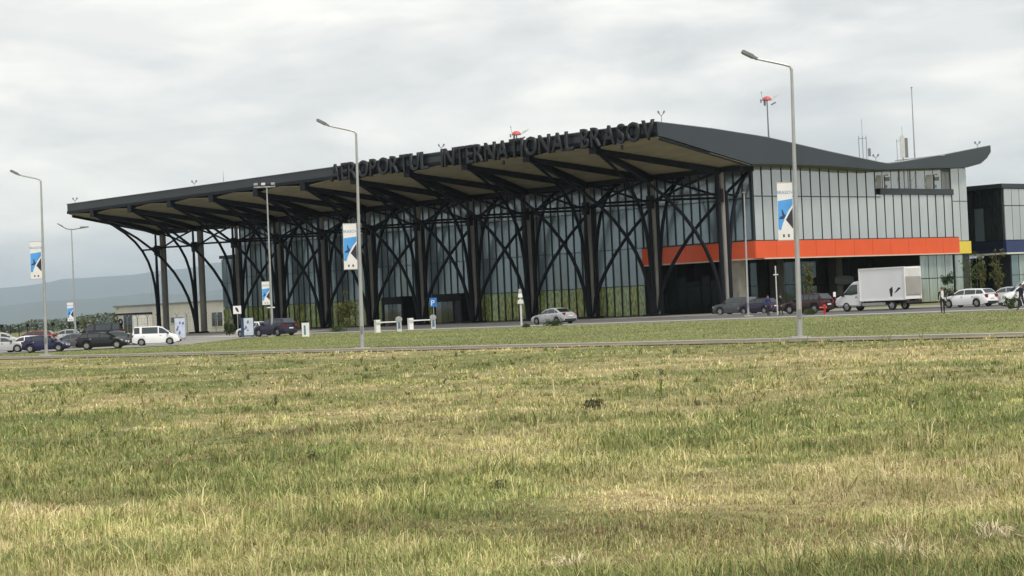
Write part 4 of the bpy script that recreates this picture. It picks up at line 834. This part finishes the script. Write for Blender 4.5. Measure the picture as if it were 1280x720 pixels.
person(960, 134 * S, R(200), 'person in blue jacket standing by the white garden light post', BLU, NVY, None, stride=0.06)
person(976, 132 * S, R(120), 'person in black clothes standing by the white garden light post', BLK, BLK, None, stride=0.05, armout=0.03)
# ------------------------------------------------------------------ rooftop equipment
def up_thing(name, label, cat, px, py_base, u=None, v=None, group=None, rz=0.0):
    if v is not None: uu, z = on_v(px, py_base, v); X, Y = from_uv(uu, v)
    else: vv, z = on_u(px, py_base, u); X, Y = from_uv(u, vv)
    return thing(name, label, cat, (X, Y, z * S - 0.03), rz, group), F_PX / Y
def roof_light(px, py, label, u=None, v=None, h=0.9):
    t, s = up_thing('roof_floodlight', label, 'floodlight', px, py, u, v, 'small floodlights on the roof edge')
    MB().tube([(0, 0, -0.05), (0, 0, h * 0.55)], 0.03, 6).build('stem', GREY, t)
    for q in (-1, 1): m = MB(); m.beam((0, 0, h * 0.5), (q * 0.22, 0, h * 0.75), 0.06, 0.06); m.box((q * 0.26, 0, h * 0.85), (0.16, 0.2, 0.26), Matrix.Rotation(q * 0.4, 3, 'Y')); m.build('light_head', GREY, t)
roof_light(94, 255, 'small twin floodlight on the far left roof corner', v=VF + 0.5)
roof_light(243, 234, 'small twin floodlight on the roof edge left of the thin rod', v=VF + 0.5)
roof_light(552, 190, 'small twin floodlight behind the gap between two sign words', v=VF + 0.6)
roof_light(827, 152, 'small twin floodlight on the front right roof corner', v=VF + 0.6, h=1.1)
roof_light(1222, 186, 'small twin floodlight on the rear roof tip', u=-0.5)
roof_light(1095, 202.5, 'small twin floodlight beside the low antennas at the roof valley', u=0.0)
t, s = up_thing('lightning_rod', 'thin bare rod standing on the roof edge', 'rod', 279.5, 229, v=VF + 1)
MB().tube([(0, 0, -0.05), (0, 0, 1.5)], [0.035, 0.02], 6).build('rod', GREY, t)
def wind_device(px, py_base, mast, label, v):
    t, s = up_thing('weather_mast', label, 'weather mast', px, py_base, v=v)
    MB().tube([(0, 0, -0.1), (0, 0, mast)], [0.09, 0.06], 8).build('mast', GREY, t, True)
    m = MB(); rows = [[(0.5 * math.cos(a) * math.cos(b_), 0.5 * math.cos(a) * math.sin(b_), mast + 0.05 + 0.42 * math.sin(a)) for b_ in np.linspace(0, 2 * math.pi, 12, endpoint=False)] for a in np.linspace(0, math.pi / 2 * 0.97, 6)]
    m.add([p_ for q in rows for p_ in q], [(i * 12 + j, i * 12 + (j + 1) % 12, (i + 1) * 12 + (j + 1) % 12, (i + 1) * 12 + j) for i in range(5) for j in range(12)] + [tuple(range(12))]); m.build('red_dome', mat('faded_red', (0.55, 0.10, 0.11), 0.5), t, True)
    m = MB(); m.prism([(0.35, mast + 0.05), (0.95, mast + 0.28), (1.35, mast + 0.62), (0.75, mast + 0.42)], 1, -0.04, 0.04); m.build('vane', OFFW, t)
    m = MB(); m.box((0.65, 0, mast - 0.32), (0.55, 0.12, 0.16), Matrix.Rotation(-0.5, 3, 'Y')); m.box((-0.25, 0, mast - 0.25), (0.2, 0.2, 0.5)); m.box((-0.62, 0, mast + 0.0), (0.16, 0.16, 0.34)); m.build('sensor', GREY, t)
    m = MB(); m.tube([(-0.45, 0, mast + 0.2), (-0.55, 0, mast + 0.85)], 0.02, 6); m.box((-0.55, 0, mast + 0.9), (0.1, 0.1, 0.12)); m.build('whip', GREY, t)
wind_device(646, 178, 0.75, 'short weather mast with red dome above the sign lettering', VF + 1.2)
wind_device(961, 174, 4.0, 'tall weather mast with red dome and vane on the roof slope', 6.0)
t, s = up_thing('flag_mast', 'tallest bare pole rising from the roof terrace', 'mast', 1145.5, 238, u=0.6)
MB().tube([(0, 0, -0.2), (0, 0, 5), (0, 0, 11.6)], [0.11, 0.08, 0.05], 8).build('mast', GALV, t, True); m = MB(); m.box((0, 0, 11.65), (0.16, 0.16, 0.14)); m.build('finial', GREY, t)
t, s = up_thing('antenna_frame', 'open antenna frame with thin whip on the roof valley', 'antenna', 1079, 196, u=4.0)
m = MB()
for x in (-0.42, 0, 0.42): m.tube([(x, 0, -0.4), (x, 0, 2.4)], 0.035, 6)
m.beam((-0.45, 0, 2.1), (0.45, 0, 2.1), 0.05, 0.05); m.build('frame', GREY, t); MB().tube([(0, 0, 2.3), (0, 0, 4.3)], 0.02, 6).build('whip', GREY, t)
m = MB(); m.box((0.72, 0, 0.5), (0.3, 0.15, 0.9)); m.build('panel', GREY, t)
t, s = up_thing('cellular_antenna', 'pair of pale panel antennas on a post over the roof terrace', 'antenna', 1131, 238, u=0.62)
MB().tube([(0, 0, -0.1), (0, 0, 6.2)], 0.07, 8).build('post', GALV, t); MB().tube([(0, 0, 6.0), (0, 0, 7.2)], 0.02, 6).build('whip', GREY, t)
m = MB(); m.box((-0.08, -0.12, 4.9), (0.42, 0.2, 2.4)); m.build('panel', OFFW, t); m = MB(); m.box((0.42, 0.05, 4.8), (0.32, 0.2, 2.2)); m.build('panel', GREY, t)
m = MB(); m.tube([(-0.65, 0, 1.5), (-0.65, 0, 5.8)], 0.035, 6); m.beam((-0.65, 0, 5.6), (0, 0, 5.6), 0.05, 0.05); m.beam((-0.9, 0, 3.4), (5.0, 1.5, 3.9), 0.12, 0.12); m.beam((-0.2, 0, 3.5), (-1.6, 0, 0.3), 0.12, 0.12); m.beam((0.1, 0, 0.2), (1.2, 0, 1.6), 0.05, 0.05); m.build('strut', GALV, t)
for px, lab, w, h in ((1104, 'pale equipment cabinet at the left end of the roof terrace', 0.6, 1.8), (1166, 'cluster of pipes and white unit on the roof terrace', 0.9, 1.9)):
    t, s = up_thing('terrace_equipment', lab, 'equipment', px, 239, u=0.65)
    m = MB(); m.box((-0.5, 0, h * 0.5), (w, 0.35, h)); m.build('cabinet', OFFW, t); m = MB(); m.tube([(0.2, 0, 0), (0.2, 0, h), (0.6, 0, h)], 0.08, 8); m.box((0.5, 0, h * 0.75), (0.5, 0.4, 0.4)); m.box((0.3, 0, h * 0.3), (0.3, 0.3, 0.3)); m.build('pipework', GREY, t)
# ------------------------------------------------------------------ fence, plants
def fence(p0, p1, n_, h, label, yarms):
    A, B_ = Vector((*p0, 0)), Vector((*p1, 0)); t = thing('perimeter_fence', label, 'fence', A, math.atan2(B_.y - A.y, B_.x - A.x)); Ln = (B_ - A).length
    for i in range(n_ + 1):
        x = Ln * i / n_; m = MB(); m.tube([(x, 0, 0), (x, 0, h)], 0.06, 6)
        if yarms:
            for s in (-1, 1): m.tube([(x, 0, h), (x + s * 0.4, s * 0.1, h + 0.55)], 0.045, 5)
        else: m.box((x, 0, h + 0.15), (0.5 if i % 3 == 0 else 0.12, 0.2, 0.5 if i % 3 == 0 else 0.2))
        m.build('fence_post', GREY if yarms else STEEL, t)
    m = MB()
    for i in range(int(Ln / 0.5)): m.tube([(i * 0.5, 0.02, 0.1), (i * 0.5, 0.02, h)], 0.012, 3, cap=False)
    for j in range(7): m.tube([(0, 0.02, 0.15 + j * (h - 0.2) / 6), (Ln, 0.02, 0.15 + j * (h - 0.2) / 6)], 0.012, 3, cap=False)
    w = m.build('fence_mesh', GREY if yarms else STEEL, t, fixn=False); w['kind'] = 'stuff'
Yf = 300; fence((at_y(-30, Yf), Yf), (at_y(118, Yf + 15), Yf + 15), 14, 2.2, 'dark wire fence running behind the car park', False)
Yf = 285; fence((at_y(160, Yf), Yf), (at_y(282, Yf + 12), Yf + 12), 10, 2.6, 'grey wire fence with forked post tops before the low cream building', True)
def leaf_mat(name, c, c2): return mat(name, c, 0.6, 0, 0.2, 1.5, col2=c2, spec=0.3)
def foliage(name, label, px, Y, h, cr, ch, zc, nleaf, lsz, lm, trunk_r=0.07, group=None, cat='tree', shape='ball', seed=1, z=None):
    X = at_y(px, Y); rng = np.random.default_rng(seed); t = thing(name, label, cat, (X, Y, float(gz(X, Y)) if z is None else z), 0, group)
    m = MB(); ends = []
    m.tube([(0, 0, 0), (0.03, 0.02, zc * 0.5), (0, 0, zc + ch * 0.5)], [trunk_r, trunk_r * 0.8, trunk_r * 0.25], 7)
    for i in range(9):
        a = rng.uniform(0, 6.28); z0_ = zc - ch * 0.55 + ch * 0.9 * i / 9; ln = cr * rng.uniform(0.6, 1.0); e_ = (ln * math.cos(a), ln * math.sin(a), z0_ + ch * rng.uniform(0.15, 0.5)); z0_ = max(0.1, z0_)
        m.tube([(0, 0, z0_), tuple(0.5 * c for c in (e_[0], e_[1])) + ((z0_ + e_[2]) / 2 + 0.05,), e_], [trunk_r * 0.5, trunk_r * 0.35, trunk_r * 0.12], 5); ends.append(e_)
    m.build('trunk', mat('bark', (0.10, 0.075, 0.05), 0.9, 0, 0.2), t, True)
    nc = 26; cs = []
    while len(cs) < nc:
        q = rng.uniform(-1, 1, 3)
        if (q ** 2).sum() < 1: cs.append(q * np.array([cr * 0.85, cr * 0.85, ch * 0.5 * 0.9]) + np.array([0, 0, zc]))
    cs += [np.array(e_) for e_ in ends]; cs = np.array(cs); rs = rng.uniform(0.22, 0.42, len(cs)) * cr
    ci = rng.integers(0, len(cs), nleaf); d = rng.normal(0, 1, (nleaf, 3)); d /= np.linalg.norm(d, axis=1)[:, None]
    P = cs[ci] + d * (rs[ci] * rng.uniform(0.3, 1.0, nleaf) ** 0.5)[:, None]
    a = rng.normal(0, 1, (nleaf, 3)); a /= np.linalg.norm(a, axis=1)[:, None]; b_ = np.cross(a, rng.normal(0, 1, (nleaf, 3))); b_ /= np.linalg.norm(b_, axis=1)[:, None]
    sz = lsz * rng.uniform(0.6, 1.3, nleaf)[:, None]; P[:, 2] = np.maximum(P[:, 2], 0.03)
    co = np.stack([P - a * sz, P + b_ * sz * 0.45, P + a * sz, P - b_ * sz * 0.45], 1).reshape(-1, 3)
    base = np.array(lm[0]); alt = np.array(lm[1]); mixf = np.repeat(np.clip(rng.normal(0.5, 0.3, nleaf) + (rng.random(len(cs))[ci] - 0.5) * 0.6, 0, 1), 4)[:, None]
    fast_mesh('crown', co, np.arange(nleaf * 4).reshape(-1, 4), base * (1 - mixf) + alt * mixf, LEAF, t); return t
LEAF = vcol_mat('leaf', 'tint', 0.6, 0, 0, 0)
G1 = ((0.035, 0.06, 0.018), (0.09, 0.13, 0.035)); G2 = ((0.06, 0.075, 0.02), (0.16, 0.17, 0.05)); G3 = ((0.02, 0.035, 0.014), (0.04, 0.065, 0.02)); GB = ((0.07, 0.095, 0.065), (0.12, 0.15, 0.095))  # GB: far leaves paler and greyer, haze put into their colour
foliage('young_tree', 'slender bright green young tree beside the tall lamp post', 1012, 143 * S, 4.2, 0.55, 3.0, 2.7, 1500, 0.09, G2, 0.05, 'young trees before the terminal', seed=11)
foliage('young_tree', 'pale leafy young tree right of the yellow band', 1213, 158 * S, 4.6, 0.8, 3.6, 2.7, 750, 0.09, G1, 0.06, 'young trees before the terminal', seed=12)
foliage('young_tree', 'leafy young tree before the dark glazed corner of the link building', 1227, 156 * S, 4.6, 0.6, 3.4, 3.0, 650, 0.09, G2, 0.06, 'young trees before the terminal', seed=13)
foliage('young_tree', 'tall leafy young tree beside the navy band', 1248, 153 * S, 5, 0.75, 4.2, 3.1, 800, 0.09, G2, 0.06, 'young trees before the terminal', seed=14)
foliage('clipped_tree', 'small dark tree clipped to a ball behind the walking person', 1186, 133 * S, 3, 0.5, 0.85, 2.35, 1500, 0.06, G3, 0.05, cat='tree', seed=15)
foliage('garden_shrub', 'dark shrub behind the person in the black suit', 1188, 133 * S, 1.5, 0.7, 0.9, 1.1, 900, 0.07, G3, 0.04, cat='shrub', seed=16)
foliage('garden_shrub', 'clipped green bush on the kerb beside the white van', 1263, 108 * S, 1.1, 0.42, 0.85, 0.5, 1500, 0.05, G1, 0.03, cat='shrub', seed=17)
foliage('garden_shrub', 'low green shrub at the foot of the tall lamp post', 1012, 130 * S, 0.5, 0.55, 0.4, 0.22, 900, 0.06, G1, 0.03, cat='shrub', seed=18)
foliage('garden_shrub', 'dark low shrub beneath the front of the silver saloon', 692, 134 * S, 0.5, 0.8, 0.5, 0.24, 900, 0.06, G3, 0.03, cat='shrub', seed=19)
foliage('garden_shrub', 'very low dark shrub beside the pale signal post', 658, 135 * S, 0.3, 0.4, 0.25, 0.12, 500, 0.05, G3, 0.03, cat='shrub', seed=20)
foliage('garden_shrub', 'tall yellowish shrub against the glass left of the left vestibule', 433, 200, 3.6, 1.3, 3.4, 1.75, 2600, 0.1, G2, 0.05, cat='shrub', seed=21)
foliage('garden_shrub', 'low shrub on the paving beside the tall yellowish shrub', 424, 190, 0.8, 0.9, 0.6, 0.3, 900, 0.07, G1, 0.04, cat='shrub', seed=22)
foliage('garden_shrub', 'dark rounded shrub beside the white parked hatchback', 287, 205, 1.8, 0.6, 1.6, 0.9, 1100, 0.08, G3, 0.04, cat='shrub', seed=23)
foliage('garden_shrub', 'narrow shrub at the corner of the low cream building', 145, 290, 3.6, 0.5, 3.0, 2.2, 420, 0.12, G1, 0.06, cat='shrub', seed=24)
for i, (px, Y, h, cr) in enumerate(((106, 420, 3.9, 0.8), (117, 430, 3.3, 0.8), (127, 400, 2.6, 0.8))):
    foliage('distant_tree', ['tall thin tree behind the fence above the black van', 'loose crowned tree behind the fence next to a thinner one', 'small dark round tree behind the fence by the cream building'][i], px, Y, h, cr, h * 0.72, h * 0.62, 230, 0.15, G2 if i < 2 else G1, 0.12, 'trees behind the fence', seed=30 + i)
# row of young planting round the column feet
for i, k in enumerate((7, 8, 9)):
    u = UK[k] - 1.2; X, Y = from_uv(u, 2.6)
def belt(name, label, pts, h0, h1, n_, lsz, seed, cols):
    rng = np.random.default_rng(seed); Pm = []
    for i in range(n_):
        f = rng.random() * (len(pts) - 1); k = int(f); f -= k; x = pts[k][0] * (1 - f) + pts[k + 1][0] * f; y = pts[k][1] * (1 - f) + pts[k + 1][1] * f + rng.normal(0, 4)
        hh = h0 + (h1 - h0) * float(vnoise(np.array([x]), np.array([0.0]), 9.0, seed)[0]) ** 1.6; Pm.append((x, y, rng.random() ** 0.8 * hh))
    P = np.array(Pm); a = rng.normal(0, 1, (n_, 3)); b_ = rng.normal(0, 1, (n_, 3)); sz = lsz * rng.uniform(0.6, 1.4, (n_, 1)); a /= np.linalg.norm(a, axis=1)[:, None]; b_ /= np.linalg.norm(b_, axis=1)[:, None]
    co = np.stack([P - a * sz, P + b_ * sz * 0.6, P + a * sz, P - b_ * sz * 0.6], 1).reshape(-1, 3); f = rng.random((n_, 1)); c = np.array(cols[0]) * (1 - f) + np.array(cols[1]) * f
    o = fast_mesh(name, co, np.arange(n_ * 4).reshape(-1, 4), np.repeat(c, 4, 0), LEAF); return tag(o, label, 'trees', None, 'stuff')
belt('far_tree_belt', 'distant belt of hazy trees along the foot of the hills', [(-360, 880), (-220, 920), (-90, 940), (60, 980)], 2.5, 8.5, 20000, 0.75, 41, GB)
# meadow weeds: dark dock plants
for i, (px, py, h) in enumerate(((741, 512, 0.24), (310, 474, 0.16), (345, 512, 0.30), (622, 612, 0.09), (797, 475, 0.2), (828, 475, 0.24), (392, 578, 0.14), (452, 455, 0.22), (1138, 512, 0.14), (232, 504, 0.2))):
    X, Y = on_ground(px, py); rng = np.random.default_rng(60 + i)
    t = thing('meadow_weed', 'dark leafy weed standing out of the mown dry grass' if i else 'broad low dark weed clump spreading in the mown grass', 'weed', (X, Y, 0), 0, 'dark weeds in the meadow')
    wide = i in (0,); n_ = 160 if wide else 46; P = np.stack([rng.normal(0, 0.10 if wide else 0.035, n_), rng.normal(0, 0.10 if wide else 0.035, n_), rng.random(n_) * h * (0.7 if wide else 1)], 1)
    a = rng.normal(0, 1, (n_, 3)) * np.array([0.7, 0.7, 1.3]); a /= np.linalg.norm(a, axis=1)[:, None]; b_ = np.cross(a, rng.normal(0, 1, (n_, 3))); b_ /= np.linalg.norm(b_, axis=1)[:, None]; sz = (0.034 if wide else 0.026) * rng.uniform(0.6, 1.3, (n_, 1))
    co = np.stack([P - a * sz, P + b_ * sz * 0.4, P + a * sz, P - b_ * sz * 0.4], 1).reshape(-1, 3); co[:, 2] = np.maximum(co[:, 2], 0.02); cc = np.repeat(np.array([[0.075, 0.075, 0.034]]) * (1.0 if wide else 1.35) * rng.uniform(0.6, 1.5, (n_, 1)), 4, 0)
    fast_mesh('leaves', co, np.arange(n_ * 4).reshape(-1, 4), cc, LEAF, t)
    m = MB()
    for j in range(4): m.tube([(0, 0, 0), (rng.normal(0, 0.03), rng.normal(0, 0.03), h * rng.uniform(0.6, 1))], 0.006, 4)
    m.build('stem', mat('weed_stem', (0.06, 0.045, 0.025), 0.9), t)
# ------------------------------------------------------------------ grass blades (uncountable)
def blades(name, label, n_, ylo, yhi, mode, seed):
    rng = np.random.default_rng(seed); q = rng.random(n_)
    y = 1.0 / (1.0 / ylo + q * (1.0 / yhi - 1.0 / ylo)) if mode == 'near' else ylo + (yhi - ylo) * q
    hw = 0.30 * y + 2.5; x = rng.uniform(-1, 1, n_) * hw - 0.012 * y
    taz = np.full(n_, -1.0); th_ = np.ones(n_); tc_ = np.zeros(n_)
    if mode == 'near':                       # most blades grow in tufts and lean outwards from them
        nt_ = int(n_ * 0.55); per = 22; cen = rng.integers(0, n_ - nt_, nt_ // per + 1) + nt_; ci = np.repeat(np.arange(len(cen)), per)[:nt_]
        rad = 0.045 * rng.lognormal(0, 0.45, len(cen))[ci]; ox, oy = rng.normal(0, 1, nt_) * rad, rng.normal(0, 1, nt_) * rad
        x[:nt_] = x[cen][ci] + ox; y[:nt_] = y[cen][ci] + oy; taz[:nt_] = np.arctan2(oy, ox) % (2 * np.pi)
        th_[:nt_] = rng.lognormal(0.12, 0.38, len(cen))[ci]; tc_[:nt_] = rng.normal(0, 0.24, len(cen))[ci]
    v = v_of(x, y)
    if mode == 'near': keep = (v < PV2 + 0.15) | ((v < PV2 + 1.4) & (rng.random(n_) < 0.12))
    else: keep = (v > PV0 + 0.05) & (v < -29.7) & ~((x < -24) & (y > 163 + (x + 75) * 0.2))
    x, y, v, taz, th_, tc_ = x[keep], y[keep], v[keep], taz[keep], th_[keep], tc_[keep]; n_ = len(x); g = greenness(x, y); clump = vnoise(x, y, 0.5, 77); z = gz(x, y) + rough(x, y)
    patch = vnoise(x, y, 1.3, 71); bare = vnoise(x + 2 * vnoise(x, y, 0.8, 81), y, 1.9, 82, 1.5)
    if mode == 'near':
        h = (0.028 + 0.062 * patch * (0.5 + 0.9 * clump)) * rng.uniform(0.45, 1.5, n_) * (1 - 0.6 * sstep(0.74, 0.86, bare)); tall = rng.random(n_) < 0.012; h = np.where(tall, h * 2.2, h) * np.minimum(th_, 2.2)
    else: h = rng.uniform(0.03, 0.07, n_)
    w = np.maximum(0.003, y * 0.00022) * rng.uniform(0.6, 1.4, n_)
    lay = rng.random(n_) < (0.18 + 0.38 * (1 - g)); az = np.where(taz >= 0, taz + rng.normal(0, 0.5, n_), rng.uniform(0, 2 * np.pi, n_)); lean = np.where(lay, rng.uniform(1.0, 3.2, n_), np.abs(rng.normal(0, 0.6, n_)) + 0.05)
    dx, dy = np.cos(az) * lean * h, np.sin(az) * lean * h; hz = np.where(lay, h * rng.uniform(0.15, 0.6, n_), h)
    wa = rng.uniform(-0.9, 0.9, n_); wx, wy = np.cos(wa) * w, np.sin(wa) * w; z0 = z - 0.02
    kx = rng.uniform(0.15, 0.55, n_); kz = rng.uniform(0.55, 0.85, n_)
    B0 = np.stack([x - wx, y - wy, z0], 1); B1 = np.stack([x + wx, y + wy, z0], 1)
    M0 = np.stack([x + dx * kx - wx * 0.8, y + dy * kx - wy * 0.8, z + hz * kz], 1); M1 = np.stack([x + dx * kx + wx * 0.8, y + dy * kx + wy * 0.8, z + hz * kz], 1)
    T0 = np.stack([x + dx - wx * 0.15, y + dy - wy * 0.15, z + hz], 1); T1 = np.stack([x + dx + wx * 0.15, y + dy + wy * 0.15, z + hz], 1)
    co = np.stack([B0, B1, M1, M0, T1, T0], 1).reshape(-1, 3); i0 = np.arange(n_) * 6
    fcs = np.concatenate([np.stack([i0, i0 + 1, i0 + 2, i0 + 3], 1), np.stack([i0 + 3, i0 + 2, i0 + 4, i0 + 5], 1)])
    cs = np.array([0.66, 0.57, 0.32]); cm = np.array([0.43, 0.425, 0.17]); cg = np.array([0.185, 0.235, 0.078]); cb = np.array([0.3, 0.22, 0.13])
    if mode == 'near': q_ = np.clip(g * 0.86 + rng.normal(-0.03, 0.2, n_) + tc_, 0, 1)
    else: q_ = np.clip(rng.normal(0.66, 0.09, n_) + 0.3 * (vnoise(x, y, 5.0, 83, 2.0) - 0.5), 0, 1)
    q_ = q_[:, None]; c = np.where(q_ < 0.5, cs + (cm - cs) * q_ * 2, cm + (cg - cm) * (q_ - 0.5) * 2) * (rng.uniform(0.7, 1.25, n_) if mode == 'near' else rng.uniform(0.88, 1.1, n_))[:, None]
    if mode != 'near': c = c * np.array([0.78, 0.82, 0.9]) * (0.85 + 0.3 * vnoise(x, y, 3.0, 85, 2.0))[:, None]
    br = ((rng.random(n_) < 0.05) | ((bare > 0.765) & (rng.random(n_) < 0.4)))[:, None] & (mode == 'near'); c = np.where(br, cb * rng.uniform(0.6, 1.3, n_)[:, None], c)
    if mode == 'near': c = c * (0.62 + 0.62 * vnoise(x, y, 0.75, 86, 1.5) ** 0.8)[:, None] * (0.82 + 0.36 * vnoise(x, y, 4.0, 87, 1.6))[:, None]
    cc = np.repeat(c, 6, 0)
    o = fast_mesh(name, co, fcs, cc, BLADE); tag(o, label, 'grass', None, 'stuff'); return o
BLADE = vcol_mat('grass_blade', 'tint', 0.7, 0, 0, 0)
blades('meadow_grass', 'mown half dry meadow grass in the foreground', 430000, 11.2, 110, 'near', 91)
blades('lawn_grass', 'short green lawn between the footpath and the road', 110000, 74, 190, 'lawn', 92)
for i, (px, py, h, sp) in enumerate(((1128, 705, 0.22, 0.16), (1243, 678, 0.16, 0.12), (716, 712, 0.13, 0.16), (22, 640, 0.12, 0.12))):
    X, Y = on_ground(px, py); rng = np.random.default_rng(120 + i); t = thing('dry_straw_tuft', ['tallest pale straw tuft with two long upright stalks', 'pale straw tuft beside a patch of bare soil', 'flattened pale straw tuft in green grass', 'small bleached straw tuft among green clumps'][i], 'straw tuft', (X, Y, 0), 0, 'bleached straw tufts in the meadow')
    m = MB()
    for j in range(70):
        a = rng.uniform(0, 6.28); r_ = sp * abs(rng.normal(0, 0.5)); ln = h * rng.uniform(0.3, 1.0) * (1.5 if j < 2 else 1); l2 = sp * rng.uniform(0.3, 1.3); x_, y_ = r_ * math.cos(a), r_ * math.sin(a); w = 0.005
        p1 = (x_ + l2 * 0.4 * math.cos(a), y_ + l2 * 0.4 * math.sin(a), ln * 0.75); p2 = (x_ + l2 * math.cos(a), y_ + l2 * math.sin(a), ln * (1.0 if j % 3 else 0.5))
        m.add([(x_ - w, y_, -0.02), (x_ + w, y_, -0.02), (p1[0] + w * 0.8, p1[1], p1[2]), (p1[0] - w * 0.8, p1[1], p1[2]), (p2[0] + 0.001, p2[1], p2[2]), (p2[0] - 0.001, p2[1], p2[2])], [(0, 1, 2, 3), (3, 2, 4, 5)])
    m.build('stalks', mat('bleached_straw', (0.62, 0.54, 0.36), 0.8, 0, 0.2, 8), t, fixn=False)
# ------------------------------------------------------------------ haze
b = MB(); b.bb((-36000, -900, -6), (36000, 35500, 860)); hz = b.build('haze', [], None); tag(hz, 'thin bluish summer haze filling the air', 'haze', None, 'stuff')
hm = bpy.data.materials.new('haze_air'); hm.use_nodes = True; t = hm.node_tree; t.nodes.clear(); o = t.nodes.new('ShaderNodeOutputMaterial'); pv = t.nodes.new('ShaderNodeVolumePrincipled')
pv.inputs['Color'].default_value = (0.68, 0.81, 0.99, 1); pv.inputs['Density'].default_value = 0.00006; pv.inputs['Anisotropy'].default_value = 0.5
t.links.new(pv.outputs[0], o.inputs['Volume']); hz.data.materials.clear(); hz.data.materials.append(hm)
